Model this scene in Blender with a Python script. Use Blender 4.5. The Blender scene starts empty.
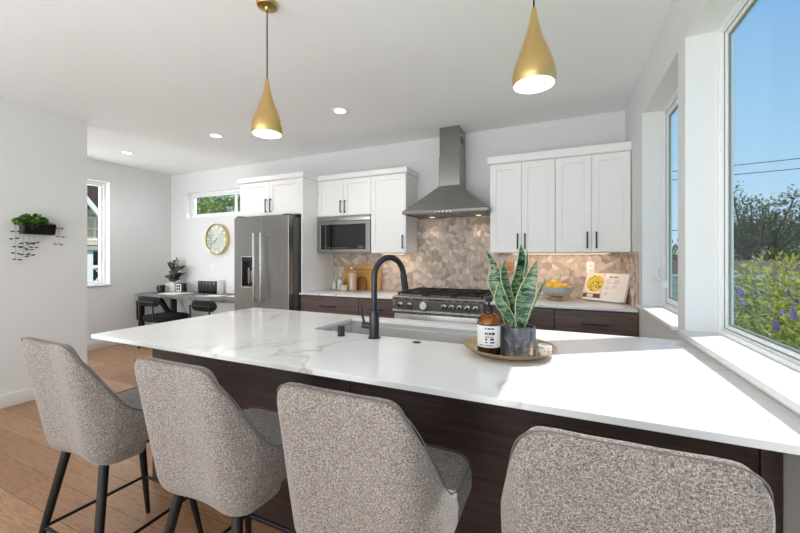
import bpy, bmesh, math, random
from mathutils import Vector, Matrix
random.seed(7)
R = math.radians
S = bpy.context.scene
COL = S.collection

# ------------------------------------------------------------------ camera, sky, sun, large lights, exposure
CH = 1.33
cam = bpy.data.objects.new('camera', bpy.data.cameras.new('camera'))
COL.objects.link(cam)
cam.location = (0, 0, CH)
cam.rotation_euler = (R(90), 0, R(24.137))
cam.data.sensor_width = 36
cam.data.lens = 357.97 / 800 * 36
cam.data.shift_y = -9.43 / 800
cam.data.clip_start = 0.05
S.camera = cam

world = bpy.data.worlds.new('world')
S.world = world
world.use_nodes = True
wn = world.node_tree.nodes
wl = world.node_tree.links
wn.clear()
w_out = wn.new('ShaderNodeOutputWorld')
w_bg = wn.new('ShaderNodeBackground')
w_tc = wn.new('ShaderNodeTexCoord')
w_sep = wn.new('ShaderNodeSeparateXYZ')
w_rmp = wn.new('ShaderNodeValToRGB')
wl.new(w_tc.outputs['Generated'], w_sep.inputs[0])
wl.new(w_sep.outputs['Z'], w_rmp.inputs[0])
e = w_rmp.color_ramp.elements
e[0].position = 0.0; e[0].color = (0.58, 0.77, 0.93, 1)
e[1].position = 0.9; e[1].color = (0.13, 0.33, 0.72, 1)
m_ = w_rmp.color_ramp.elements.new(0.18); m_.color = (0.40, 0.66, 0.90, 1)
m_ = w_rmp.color_ramp.elements.new(0.50); m_.color = (0.215, 0.465, 0.81, 1)
wl.new(w_rmp.outputs[0], w_bg.inputs['Color'])
w_bg.inputs['Strength'].default_value = 1.07
wl.new(w_bg.outputs[0], w_out.inputs[0])

def light(name, kind, loc, energy, color=(1, 1, 1), rot=(0, 0, 0), parent=None, **kw):
    l = bpy.data.lights.new(name, kind)
    l.energy = energy; l.color = color
    for k, v in kw.items(): setattr(l, k, v)
    o = bpy.data.objects.new(name, l)
    COL.objects.link(o)
    o.location = loc; o.rotation_euler = rot
    if parent: o.parent = parent
    return o

sd = Vector((-1.0, -0.66, -1.62)).normalized()
sun = light('sun', 'SUN', (6, 8, 12), 4.8, (1.0, 0.965, 0.91), angle=R(0.6))
sun.rotation_euler = sd.to_track_quat('-Z', 'Y').to_euler()
# fill lamps added behind the camera and beyond the partition to brighten the rooms
light('living_room_fill', 'AREA', (-1.8, -4.2, 1.5), 112, (0.93, 0.97, 1.0), (R(90), 0, 0), shape='RECTANGLE', size=4.6, size_y=2.3)
light('front_room_fill', 'AREA', (-5.4, -2.0, 1.5), 95, (0.94, 0.975, 1.0), (R(90), 0, 0), shape='RECTANGLE', size=1.3, size_y=2.2)
# uplight added to brighten the ceiling; below it, daylight at high and nook windows
light('ceiling_fill_lamp', 'AREA', (-1.9, -1.7, 0.25), 112, (0.87, 0.955, 1.0), (R(180), 0, 0), shape='RECTANGLE', size=4.2, size_y=2.4)
light('daylight_high_window', 'AREA', (-4.8, 4.5, 2.25), 9, (0.97, 0.99, 1.0), (R(-90), 0, 0), shape='RECTANGLE', size=1.8, size_y=.5)
light('daylight_nook_window', 'AREA', (-6.40, 2.6, 1.7), 15, (0.97, 0.99, 1.0), (0, R(-90), 0), shape='RECTANGLE', size=1.4, size_y=0.8)

S.view_settings.view_transform = 'Standard'
S.view_settings.look = 'None'
S.view_settings.exposure = -0.02
S.view_settings.gamma = 1.0
S.view_settings.use_curve_mapping = False
try:
    S.cycles.max_bounces = 10
    S.cycles.diffuse_bounces = 6
    S.cycles.sample_clamp_indirect = 6
    S.cycles.use_denoising = True
except Exception:
    pass

# ------------------------------------------------------------------ materials
def lin(c):
    r = []
    for v in c[:3]:
        v = v / 255
        r.append(v / 12.92 if v <= 0.04045 else ((v + 0.055) / 1.055) ** 2.4)
    return (r[0], r[1], r[2], 1)

class NT:
    def __init__(s, name):
        s.m = bpy.data.materials.new(name)
        s.m.use_nodes = True
        s.t = s.m.node_tree
        s.b = s.t.nodes['Principled BSDF']
        s.out = s.t.nodes['Material Output']
    def n(s, typ, **kw):
        nd = s.t.nodes.new('ShaderNode' + typ)
        for k, v in kw.items():
            if k.startswith('i_'):
                key = k[2:]
                key = int(key) if key.isdigit() else key.replace('_', ' ')
                nd.inputs[key].default_value = v
            else:
                setattr(nd, k, v)
        return nd
    def l(s, a, b): s.t.links.new(a, b)
    def coord(s, scale=(1, 1, 1), rot=(0, 0, 0), kind='Object'):
        tc = s.n('TexCoord'); mp = s.n('Mapping')
        mp.inputs['Scale'].default_value = scale
        mp.inputs['Rotation'].default_value = rot
        s.l(tc.outputs[kind], mp.inputs['Vector'])
        return mp.outputs[0]
    def noise(s, vec, scale, detail=2, rough=0.5, dist=0.0):
        n = s.n('TexNoise'); n.inputs['Scale'].default_value = scale
        n.inputs['Detail'].default_value = detail; n.inputs['Roughness'].default_value = rough
        n.inputs['Distortion'].default_value = dist
        s.l(vec, n.inputs['Vector'])
        return n.outputs['Fac']
    def ramp(s, fac, stops, interp='LINEAR'):
        r = s.n('ValToRGB'); r.color_ramp.interpolation = interp
        el = r.color_ramp.elements
        while len(el) < len(stops): el.new(0.5)
        for i, (p, c) in enumerate(stops):
            el[i].position = p; el[i].color = c
        s.l(fac, r.inputs[0])
        return r.outputs[0]
    def mix(s, fac, a, b, mode='MIX'):
        m = s.n('Mix', data_type='RGBA', blend_type=mode)
        for sock, v in ((0, fac), (6, a), (7, b)):
            if hasattr(v, 'is_output') or isinstance(v, bpy.types.NodeSocket): s.l(v, m.inputs[sock])
            else: m.inputs[sock].default_value = v
        return m.outputs[2]
    def math(s, op, a, b=0.0, c=0.0):
        m = s.n('Math', operation=op)
        for i, v in enumerate((a, b, c)):
            if isinstance(v, bpy.types.NodeSocket): s.l(v, m.inputs[i])
            else: m.inputs[i].default_value = v
        return m.outputs[0]
    def bump(s, h, strength=0.3, dist=0.002):
        b = s.n('Bump'); b.inputs['Strength'].default_value = strength; b.inputs['Distance'].default_value = dist
        s.l(h, b.inputs['Height']); s.l(b.outputs[0], s.b.inputs['Normal'])
    def base(s, c):
        if isinstance(c, bpy.types.NodeSocket): s.l(c, s.b.inputs['Base Color'])
        else: s.b.inputs['Base Color'].default_value = c

def plain(name, c, rough=0.5, metal=0.0, var=0.04, scale=30, emit=None, estr=0, spec=None, bump=0.0):
    t = NT(name)
    c = lin(c)
    f = t.noise(t.coord(), scale, 3)
    lo = tuple(v * (1 - var) for v in c[:3]) + (1,)
    hi = tuple(min(1, v * (1 + var)) for v in c[:3]) + (1,)
    t.base(t.ramp(f, [(0.3, lo), (0.7, hi)]))
    t.b.inputs['Roughness'].default_value = rough
    t.b.inputs['Metallic'].default_value = metal
    if spec is not None: t.b.inputs['Specular IOR Level'].default_value = spec
    if emit:
        t.b.inputs['Emission Color'].default_value = lin(emit); t.b.inputs['Emission Strength'].default_value = estr
    if bump: t.bump(f, bump, 0.001)
    return t.m

def brushed(name, c, rough=0.3, axis='X', amt=0.12, metal=1.0):
    t = NT(name)
    sc = {'X': (2, 160, 160), 'Y': (160, 2, 160), 'Z': (160, 160, 2)}[axis]
    f = t.noise(t.coord(sc), 3, 2)
    c = lin(c)
    t.base(t.ramp(f, [(0.25, tuple(v * (1 - amt) for v in c[:3]) + (1,)), (0.75, tuple(min(1, v * (1 + amt)) for v in c[:3]) + (1,))]))
    t.b.inputs['Metallic'].default_value = metal
    r = t.math('MULTIPLY_ADD', f, 0.15, rough - 0.07)
    t.l(r, t.b.inputs['Roughness'])
    return t.m

def wood(name, dark, light_, axis='X', rough=0.45, scale=1.0, spec=0.4):
    t = NT(name)
    k = {'X': (1.2, 22, 22), 'Y': (22, 1.2, 22), 'Z': (22, 22, 1.2)}[axis]
    v = t.coord(tuple(a * scale for a in k))
    f = t.noise(v, 2.0, 6, 0.65, 0.6)
    g = t.noise(v, 9.0, 3, 0.6)
    mix = t.math('MULTIPLY_ADD', g, 0.35, t.math('MULTIPLY', f, 0.65))
    t.base(t.ramp(mix, [(0.32, lin(dark)), (0.68, lin(light_))]))
    t.b.inputs['Roughness'].default_value = rough
    t.b.inputs['Specular IOR Level'].default_value = spec
    t.bump(mix, 0.15, 0.001)
    return t.m

def floor_mat():
    t = NT('oak_planks')
    v = t.coord()
    br = t.n('TexBrick', offset=0.37, offset_frequency=2)
    br.inputs['Scale'].default_value = 1
    br.inputs['Brick Width'].default_value = 1.7
    br.inputs['Row Height'].default_value = 0.165
    br.inputs['Mortar Size'].default_value = 0.0016
    br.inputs['Mortar Smooth'].default_value = 0.1
    br.inputs['Bias'].default_value = 0.0
    br.inputs['Color1'].default_value = (0, 0, 0, 1); br.inputs['Color2'].default_value = (1, 1, 1, 1)
    br.inputs['Mortar'].default_value = (0.5, 0.5, 0.5, 1)
    t.l(v, br.inputs['Vector'])
    # per-plank offset for the grain
    off = t.n('VectorMath', operation='MULTIPLY_ADD')
    t.l(br.outputs['Color'], off.inputs[0]); off.inputs[1].default_value = (7, 13, 5)
    t.l(t.coord((1.0, 9, 9)), off.inputs[2])
    f = t.noise(off.outputs[0], 1.7, 5, 0.6, 1.6)
    rings = t.math('ABSOLUTE', t.math('SINE', t.math('MULTIPLY', f, 24)))
    g = t.noise(off.outputs[0], 16, 3, 0.6)
    tone = t.ramp(br.outputs['Color'], [(0, lin((156, 118, 87))), (0.5, lin((172, 134, 101))), (1, lin((190, 153, 119)))])
    c = t.mix(t.math('MULTIPLY', t.ramp(rings, [(0.35, (1, 1, 1, 1)), (0.9, (0, 0, 0, 1))]), 0.5), tone, lin((124, 84, 56)))
    c = t.mix(t.math('MULTIPLY', g, 0.28), c, lin((150, 108, 74)))
    kn = t.ramp(t.noise(v, 3.1, 1), [(0.70, (0, 0, 0, 1)), (0.78, (1, 1, 1, 1))])
    c = t.mix(t.math('MULTIPLY', kn, 0.5), c, lin((110, 74, 48)))
    c = t.mix(br.outputs['Fac'], c, lin((84, 56, 38)))
    t.base(c)
    t.b.inputs['Roughness'].default_value = 0.38
    t.bump(t.math('SUBTRACT', 1.0, br.outputs['Fac']), 0.25, 0.002)
    return t.m

def quartz():
    t = NT('white_quartz')
    v = t.coord()
    warp = t.noise(v, 1.3, 4, 0.6)
    comb = t.n('VectorMath', operation='MULTIPLY_ADD')
    t.l(warp, comb.inputs[0]); comb.inputs[1].default_value = (1.1, 1.1, 1.1); t.l(v, comb.inputs[2])
    n1 = t.noise(comb.outputs[0], 1.15, 3, 0.55)
    d1 = t.math('ABSOLUTE', t.math('SUBTRACT', n1, 0.5))
    vein = t.ramp(d1, [(0.0, (1, 1, 1, 1)), (0.006, (0.45, 0.45, 0.45, 1)), (0.022, (0, 0, 0, 1))])
    msk = t.ramp(t.noise(v, 0.9, 2), [(0.44, (0, 0, 0, 1)), (0.6, (1, 1, 1, 1))])
    cloud = t.noise(v, 3, 4)
    c = t.ramp(cloud, [(0.3, lin((236, 237, 237))), (0.7, lin((243, 243, 243)))])
    c = t.mix(t.math('MULTIPLY', t.math('MULTIPLY', vein, msk), 0.55), c, lin((158, 157, 155)))
    t.base(c)
    t.b.inputs['Roughness'].default_value = 0.13
    t.b.inputs['Specular IOR Level'].default_value = 0.45
    return t.m

def tweed(name, a, b, c):
    t = NT(name)
    v1 = t.coord((520, 520, 190)); v2 = t.coord((190, 190, 520))
    n1 = t.noise(v1, 1.0, 2); n2 = t.noise(v2, 1.0, 2)
    s = t.math('MULTIPLY_ADD', n1, 0.5, t.math('MULTIPLY', n2, 0.5))
    t.base(t.ramp(s, [(0.38, lin(a)), (0.5, lin(b)), (0.62, lin(c))]))
    t.b.inputs['Roughness'].default_value = 0.95
    t.b.inputs['Specular IOR Level'].default_value = 0.1
    t.b.inputs['Sheen Weight'].default_value = 0.25
    t.bump(s, 0.5, 0.002)
    return t.m

def glass_mat(name, tint=(0.97, 0.985, 0.985), gl=0.06):
    t = NT(name)
    tr = t.n('BsdfTransparent'); tr.inputs[0].default_value = tint + (1,)
    g = t.n('BsdfGlossy'); g.inputs['Roughness'].default_value = 0.02
    lw = t.n('LayerWeight'); lw.inputs['Blend'].default_value = 0.12
    fac = t.math('MULTIPLY_ADD', lw.outputs['Facing'], 0.12, gl * 0.3)
    mx = t.n('MixShader'); t.l(fac, mx.inputs[0]); t.l(tr.outputs[0], mx.inputs[1]); t.l(g.outputs[0], mx.inputs[2])
    t.l(mx.outputs[0], t.out.inputs[0])
    return t.m

def leaf_mat(name, a, b, rough=0.45, scale=12, trans=0.25):
    t = NT(name)
    f = t.noise(t.coord(), scale, 3)
    t.base(t.ramp(f, [(0.3, lin(a)), (0.7, lin(b))]))
    t.b.inputs['Roughness'].default_value = rough
    if trans:
        tl = t.n('BsdfTranslucent'); tl.inputs[0].default_value = lin(b)
        mx = t.n('MixShader'); mx.inputs[0].default_value = trans
        t.l(t.b.outputs[0], mx.inputs[1]); t.l(tl.outputs[0], mx.inputs[2]); t.l(mx.outputs[0], t.out.inputs[0])
    return t.m

def snake_mat():
    t = NT('snake_leaf')
    n = t.noise(t.coord((14, 14, 60)), 1.0, 4, 0.7, 1.2)
    t.base(t.ramp(n, [(0.36, lin((20, 46, 38))), (0.47, lin((44, 80, 56))), (0.57, lin((136, 160, 122))), (0.68, lin((48, 86, 58)))]))
    t.b.inputs['Roughness'].default_value = 0.3
    return t.m

def marble_dark():
    t = NT('dark_marble')
    v = t.coord()
    n = t.noise(v, 9, 5, 0.6, 1.0)
    d = t.math('ABSOLUTE', t.math('SUBTRACT', n, 0.5))
    c = t.ramp(d, [(0.0, lin((150, 152, 162))), (0.012, lin((98, 98, 108))), (0.12, lin((66, 66, 76)))])
    t.base(c); t.b.inputs['Roughness'].default_value = 0.28
    return t.m

def concrete(name, a, b, sc=60):
    t = NT(name)
    f = t.noise(t.coord(), sc, 5, 0.7)
    t.base(t.ramp(f, [(0.35, lin(a)), (0.65, lin(b))]))
    t.b.inputs['Roughness'].default_value = 0.85
    t.bump(f, 0.3, 0.002)
    return t.m

def siding_mat():
    t = NT('lap_siding')
    w = t.n('TexWave', wave_type='BANDS', bands_direction='Z', wave_profile='SAW')
    w.inputs['Scale'].default_value = 2.2
    t.l(t.coord(), w.inputs['Vector'])
    t.base(t.ramp(w.outputs['Fac'], [(0.0, lin((165, 165, 165))), (0.12, lin((228, 226, 220))), (1, lin((222, 220, 214)))]))
    t.b.inputs['Roughness'].default_value = 0.7
    return t.m

M = {}
M['wall'] = plain('wall_paint', (223, 224, 224), 0.85, var=0.008, scale=3, spec=0.2)
M['ceil'] = plain('ceiling_paint', (241, 241, 241), 0.9, var=0.006, scale=3, spec=0.15)
M['trim'] = plain('trim_paint', (232, 232, 231), 0.4, var=0.006, scale=4)
M['vinyl'] = plain('vinyl_frame', (236, 238, 238), 0.3, var=0.006, scale=4)
M['cab'] = plain('white_cabinet_paint', (242, 242, 241), 0.38, var=0.006, scale=4)
M['black'] = plain('black_metal', (24, 24, 25), 0.45, 0.15)
M['blackmatte'] = plain('matte_black', (24, 24, 25), 0.6)
M['spacer'] = plain('grey_gasket', (128, 140, 138), 0.6)
M['plastic'] = plain('white_plastic', (238, 238, 236), 0.35, var=0.01)
M['floor'] = floor_mat()
M['quartz'] = quartz()
M['espresso'] = wood('espresso_wood', (46, 36, 34), (76, 61, 57), 'X', 0.5, spec=0.25)
M['basewood'] = wood('espresso_wood_lit', (82, 69, 65), (124, 108, 102), 'X', 0.5, spec=0.25)  # lighter copy of the island's espresso wood, imitating light on the cabinets
M['tweed'] = tweed('grey_tweed', (86, 79, 75), (132, 124, 118), (174, 166, 159))
M['piping'] = plain('grey_piping', (104, 98, 95), 0.9)
M['fridge'] = brushed('dark_stainless', (156, 154, 151), 0.30, 'Z', 0.03)
M['fridge_side'] = plain('dark_grey_enamel', (92, 91, 90), 0.45)
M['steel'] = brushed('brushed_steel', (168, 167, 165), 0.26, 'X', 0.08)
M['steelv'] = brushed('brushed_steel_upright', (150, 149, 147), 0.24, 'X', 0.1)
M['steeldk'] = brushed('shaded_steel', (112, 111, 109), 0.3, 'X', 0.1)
M['sink'] = plain('satin_sink_steel', (206, 206, 204), 0.38, 0.55, var=0.03)
M['chrome'] = plain('polished_steel', (226, 226, 226), 0.12, 1.0, var=0.02)
M['gun'] = plain('gunmetal', (66, 68, 71), 0.28, 0.9, var=0.03)
M['brass'] = plain('satin_brass', (214, 184, 122), 0.30, 1.0, var=0.02, scale=6)
M['brassdark'] = plain('antique_brass', (206, 178, 136), 0.32, 1.0, var=0.2, scale=18)
M['shade_in'] = plain('glowing_white_enamel', (252, 250, 244), 0.6, emit=(255, 246, 226), estr=0.45)  # lining emits weakly, imitating bulb light on the enamel
M['bulb'] = plain('lit_bulb', (255, 250, 240), 0.4, emit=(255, 241, 214), estr=6)
M['lens'] = plain('lit_downlight_lens', (255, 253, 250), 0.4, emit=(255, 250, 242), estr=3.5)
M['ledwarm'] = plain('lit_led_strip', (255, 240, 220), 0.4, emit=(255, 206, 150), estr=2)
M['screen'] = plain('black_glass', (18, 18, 19), 0.08, var=0.05)
M['iron'] = plain('cast_iron', (28, 28, 29), 0.55, 0.3)
M['dial'] = plain('white_dial', (240, 240, 240), 0.3)
M['glass'] = glass_mat('window_glass')
M['jarglass'] = glass_mat('jar_glass', (0.93, 0.95, 0.95), 0.25)
M['amber'] = NT('amber_glass')
_t = M['amber']; _t.base(lin((206, 122, 36))); _t.b.inputs['Roughness'].default_value = 0.02
_t.b.inputs['Transmission Weight'].default_value = 1.0; _t.b.inputs['IOR'].default_value = 1.45
M['amber'] = _t.m
M['brew'] = plain('dark_brown_soap', (48, 22, 12), 0.2)
M['label'] = plain('paper_label', (228, 228, 230), 0.7)
M['ink'] = plain('dark_ink', (40, 40, 46), 0.7)
M['inkgrey'] = plain('grey_ink', (150, 146, 142), 0.8)
M['snake'] = snake_mat()
M['snakeedge'] = leaf_mat('snake_leaf_edge', (176, 186, 132), (206, 208, 162), 0.35, 12, 0)
M['marble'] = marble_dark()
M['soil'] = concrete('pebble_topping', (96, 80, 66), (190, 176, 160), 120)
M['terrazzo'] = concrete('speckled_white', (236, 234, 230), (244, 242, 240), 40)
M['greystone'] = concrete('grey_stone_bowl', (150, 148, 144), (202, 200, 196), 90)
M['lemon'] = plain('lemon_peel', (250, 196, 20), 0.45, var=0.08, scale=60, bump=0.3)
M['lemonend'] = plain('lemon_tip', (204, 160, 30), 0.5)
M['board'] = wood('bamboo', (186, 128, 62), (226, 176, 104), 'X', 0.5, 0.7)
M['boarddark'] = wood('acacia', (106, 64, 36), (156, 100, 58), 'Z', 0.5, 0.7)
M['spoonwood'] = wood('spoon_wood', (170, 104, 56), (206, 140, 84), 'Z', 0.55, 2)
M['copper'] = plain('copper', (206, 116, 84), 0.3, 1.0)
M['grain'] = concrete('dry_grain', (196, 158, 128), (226, 196, 168), 160)
M['sugar'] = concrete('pale_grain', (226, 214, 196), (240, 232, 220), 160)
M['page'] = plain('page_paper', (240, 232, 226), 0.7, var=0.015)
M['pasta'] = concrete('photo_yellow', (196, 160, 40), (240, 216, 110), 90)
M['herb'] = plain('photo_green', (96, 112, 44), 0.7, var=0.2)
M['plate'] = plain('photo_plate', (244, 240, 236), 0.6)
M['photobrown'] = plain('photo_brown', (104, 74, 62), 0.7, var=0.2, scale=40)
M['photopink'] = plain('photo_pink', (226, 206, 200), 0.7)
M['desk'] = concrete('grey_wood_slab', (96, 92, 88), (150, 145, 140), 14)
M['chairfab'] = plain('charcoal_fabric', (44, 44, 48), 0.9, var=0.15, scale=120, spec=0.1)
M['ceramic'] = plain('white_ceramic', (232, 231, 228), 0.4)
M['mug'] = plain('black_glaze', (20, 20, 22), 0.25)
M['paper'] = plain('white_paper', (238, 238, 238), 0.8, var=0.01)
M['papergrey'] = plain('grey_paper', (176, 176, 178), 0.8)
M['clockface'] = concrete('clock_face', (164, 160, 146), (214, 210, 196), 16)
M['zz'] = leaf_mat('dark_leaf', (28, 40, 26), (62, 78, 46), 0.4, 12, 0.1)
M['bright'] = leaf_mat('bright_leaf', (34, 84, 18), (110, 168, 52), 0.5, 30, 0.15)
M['stem'] = plain('stem_brown', (84, 76, 54), 0.8)
M['bush'] = leaf_mat('shrub_leaf', (52, 76, 26), (186, 192, 86), 0.5, 14, 0.42)
M['bushdk'] = leaf_mat('tree_leaf', (62, 76, 40), (116, 130, 74), 0.6, 6, 0.4)
M['treeleaf'] = leaf_mat('broad_tree_leaf', (70, 96, 26), (176, 194, 80), 0.6, 5, 0.5)
M['purple'] = plain('purple_blossom', (140, 116, 190), 0.8, var=0.2)
M['orange'] = plain('orange_blossom', (236, 150, 46), 0.8, var=0.2)
M['bark'] = concrete('bark', (70, 56, 44), (110, 92, 76), 30)
M['grass'] = concrete('lawn', (78, 98, 44), (122, 140, 70), 8)
M['shingle'] = concrete('brown_shingle', (50, 37, 32), (84, 63, 54), 14)
M['siding'] = siding_mat()
M['extwhite'] = plain('exterior_white', (240, 240, 238), 0.6)
M['darkpane'] = plain('dark_window_pane', (44, 48, 52), 0.15)
M['warmpane'] = plain('curtained_pane', (214, 200, 170), 0.4, var=0.1, scale=8)
M['wire'] = plain('cable_black', (40, 42, 48), 0.7)
TONES = [(210, 195, 183), (198, 181, 168), (219, 206, 195), (186, 168, 155), (204, 188, 174), (174, 155, 142)]
M['tiles'] = [plain('taupe_tile', c, 0.55, var=0.07, scale=50) for c in TONES]
M['grout'] = plain('grout', (176, 162, 150), 0.9)

# ------------------------------------------------------------------ mesh helpers
WL = {}
def V(*a): return Vector(a)

class MB:
    def __init__(s):
        s.v = []; s.f = []; s.m = []; s.mi = 0
    def _add(s, vs, fs):
        o = len(s.v)
        s.v += [Vector(p) for p in vs]
        for f in fs:
            s.f.append([i + o for i in f]); s.m.append(s.mi)
        return s
    def from_bm(s, bm):
        bm.verts.ensure_lookup_table(); bm.verts.index_update()
        s._add([v.co.copy() for v in bm.verts], [[v.index for v in f.verts] for f in bm.faces])
        bm.free()
        return s
    def box(s, x0, x1, y0, y1, z0, z1, bev=0.0, seg=2, mat=None):
        bm = bmesh.new()
        bmesh.ops.create_cube(bm, size=1)
        for v in bm.verts:
            v.co = V((x0 + x1) / 2 + v.co.x * (x1 - x0), (y0 + y1) / 2 + v.co.y * (y1 - y0), (z0 + z1) / 2 + v.co.z * (z1 - z0))
        if bev: bmesh.ops.bevel(bm, geom=list(bm.edges), offset=bev, segments=seg, profile=0.5, affect='EDGES')
        if mat is not None: bmesh.ops.transform(bm, matrix=mat, verts=list(bm.verts))
        return s.from_bm(bm)
    def rbox(s, x0, x1, y0, y1, z0, z1, rad, axis='Z', bev=0.0, n=6):
        """box whose corners are rounded round one axis, edges softened by bev"""
        def rr(a0, a1, b0, b1, r):
            p = []
            for cx, cy, st in ((a1 - r, b1 - r, 0), (a0 + r, b1 - r, 90), (a0 + r, b0 + r, 180), (a1 - r, b0 + r, 270)):
                for k in range(n + 1):
                    t = R(st + 90 * k / n); p.append((cx + r * math.cos(t), cy + r * math.sin(t)))
            return p
        A = {'Z': (x0, x1, y0, y1, z0, z1), 'Y': (x0, x1, z0, z1, y0, y1), 'X': (y0, y1, z0, z1, x0, x1)}[axis]
        b = bev
        levels = [(A[4], b)] + ([(A[4] + b * .3, b * .3), (A[4] + b, 0), (A[5] - b, 0), (A[5] - b * .3, b * .3)] if b else []) + [(A[5], b)]
        rings = []
        for h, ins in levels:
            q = rr(A[0] + ins, A[1] - ins, A[2] + ins, A[3] - ins, max(rad - ins, 0.001))
            rings.append([{'Z': V(u, w, h), 'Y': V(u, h, w), 'X': V(h, u, w)}[axis] for u, w in q])
        return s.loft(rings, True, True)
    def loft(s, rings, cap0=False, cap1=False, closed=True):
        n = len(rings[0]); vs = [p for r in rings for p in r]; fs = []
        for i in range(len(rings) - 1):
            for j in range(n if closed else n - 1):
                k = (j + 1) % n
                fs.append([i * n + j, i * n + k, (i + 1) * n + k, (i + 1) * n + j])
        if cap0: fs.append(list(range(n))[::-1])
        if cap1: fs.append([(len(rings) - 1) * n + j for j in range(n)])
        return s._add(vs, fs)
    def lathe(s, prof, c=(0, 0, 0), seg=32, mat=None, cap0=True, cap1=True):
        rings = []
        for r, z in prof:
            rg = [V(r * math.cos(2 * math.pi * k / seg), r * math.sin(2 * math.pi * k / seg), z) for k in range(seg)]
            if mat is not None: rg = [mat @ p for p in rg]
            rings.append([p + Vector(c) for p in rg])
        return s.loft(rings, cap0, cap1)
    def cyl(s, p0, p1, r0, r1=None, seg=16):
        return s.tube([p0, p1], [r0, r0 if r1 is None else r1], seg)
    def tube(s, pts, r, seg=10, caps=True):
        pts = [Vector(p) for p in pts]
        rs = r if isinstance(r, (list, tuple)) else [r] * len(pts)
        rings = []
        t0 = (pts[1] - pts[0]).normalized()
        up = V(0, 0, 1) if abs(t0.z) < 0.9 else V(1, 0, 0)
        nrm = (up - t0 * up.dot(t0)).normalized()
        for i, p in enumerate(pts):
            t = (pts[min(i + 1, len(pts) - 1)] - pts[max(i - 1, 0)]).normalized()
            nrm = (nrm - t * nrm.dot(t)).normalized()
            bn = t.cross(nrm)
            rings.append([p + (nrm * math.cos(2 * math.pi * k / seg) + bn * math.sin(2 * math.pi * k / seg)) * rs[i] for k in range(seg)])
        return s.loft(rings, caps, caps)
    def sphere(s, c, r, seg=16, rings=10, sc=(1, 1, 1), mat=None):
        bm = bmesh.new(); bmesh.ops.create_uvsphere(bm, u_segments=seg, v_segments=rings, radius=r)
        for v in bm.verts:
            v.co = V(v.co.x * sc[0], v.co.y * sc[1], v.co.z * sc[2])
            if mat is not None: v.co = mat @ v.co
            v.co += Vector(c)
        return s.from_bm(bm)
    def extrude(s, poly, vec):
        n = len(poly); vec = Vector(vec)
        return s.loft([[Vector(p) for p in poly], [Vector(p) + vec for p in poly]], True, True)
    def quad(s, *p): return s._add(p, [list(range(len(p)))])
    def grid_solid(s, us, ws, solid, d0, d1, axis):
        """plate with holes: cells of a u/w grid between depth d0 and d1; axis is the plate normal"""
        def P(u, w, d): return {'X': V(d, u, w), 'Y': V(u, d, w), 'Z': V(u, w, d)}[axis]
        idx = {}
        vs = []
        def vid(i, j, k):
            key = (i, j, k)
            if key not in idx:
                idx[key] = len(vs); vs.append(P(us[i], ws[j], (d0, d1)[k]))
            return idx[key]
        fs = []
        nu, nw = len(us) - 1, len(ws) - 1
        sol = lambda i, j: 0 <= i < nu and 0 <= j < nw and solid((us[i] + us[i + 1]) / 2, (ws[j] + ws[j + 1]) / 2)
        for i in range(nu):
            for j in range(nw):
                if not sol(i, j): continue
                for k in (0, 1):
                    fs.append([vid(i, j, k), vid(i + 1, j, k), vid(i + 1, j + 1, k), vid(i, j + 1, k)])
                if not sol(i - 1, j): fs.append([vid(i, j, 0), vid(i, j + 1, 0), vid(i, j + 1, 1), vid(i, j, 1)])
                if not sol(i + 1, j): fs.append([vid(i + 1, j, 0), vid(i + 1, j + 1, 0), vid(i + 1, j + 1, 1), vid(i + 1, j, 1)])
                if not sol(i, j - 1): fs.append([vid(i, j, 0), vid(i + 1, j, 0), vid(i + 1, j, 1), vid(i, j, 1)])
                if not sol(i, j + 1): fs.append([vid(i, j + 1, 0), vid(i + 1, j + 1, 0), vid(i + 1, j + 1, 1), vid(i, j + 1, 1)])
        return s._add(vs, fs)
    def leaf(s, c, d, nrm, L, W, fold=0.15):
        c = Vector(c); d = Vector(d).normalized(); nrm = Vector(nrm)
        sd_ = d.cross(nrm)
        if sd_.length < 1e-4: sd_ = d.cross(V(0.3, 0.5, 0.8))
        sd_.normalize(); up = sd_.cross(d)
        a = c; m1 = c + d * L * 0.45; b = c + d * L - up * L * 0.12
        return s._add([a, m1 + sd_ * W / 2 - up * W * fold, b, m1 - sd_ * W / 2 - up * W * fold, m1], [[0, 1, 4], [1, 2, 4], [2, 3, 4], [3, 0, 4]])
    def build(s, name, mats, parent=None, smooth=35, label=None, recalc=True, bevel=0.0, subsurf=0, solidify=None):
        if not isinstance(mats, (list, tuple)): mats = [mats]
        if parent is not None: org = WL[parent.name]
        else:
            xs = [p.x for p in s.v]; ys = [p.y for p in s.v]; zs = [p.z for p in s.v]
            org = V((min(xs) + max(xs)) / 2, (min(ys) + max(ys)) / 2, min(zs))
        me = bpy.data.meshes.new(name)
        me.from_pydata([p - org for p in s.v], [], s.f)
        for mt in mats: me.materials.append(mt)
        for p, mi in zip(me.polygons, s.m): p.material_index = mi
        if recalc:
            bm = bmesh.new(); bm.from_mesh(me)
            bmesh.ops.recalc_face_normals(bm, faces=list(bm.faces))
            bm.to_mesh(me); bm.free()
        me.update()
        if smooth:
            for p in me.polygons: p.use_smooth = True
            me.set_sharp_from_angle(angle=R(smooth))
        o = bpy.data.objects.new(name, me)
        COL.objects.link(o)
        if parent is not None: o.parent = parent
        else: o.location = org
        WL[o.name] = org.copy()
        if solidify:
            md = o.modifiers.new('solidify', 'SOLIDIFY'); md.thickness = solidify; md.offset = -1
        if subsurf:
            md = o.modifiers.new('subsurf', 'SUBSURF'); md.levels = subsurf; md.render_levels = subsurf
        if bevel:
            md = o.modifiers.new('bevel', 'BEVEL'); md.width = bevel; md.segments = 2; md.limit_method = 'ANGLE'; md.angle_limit = R(50)
        if label: o['label'] = label
        return o

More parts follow.
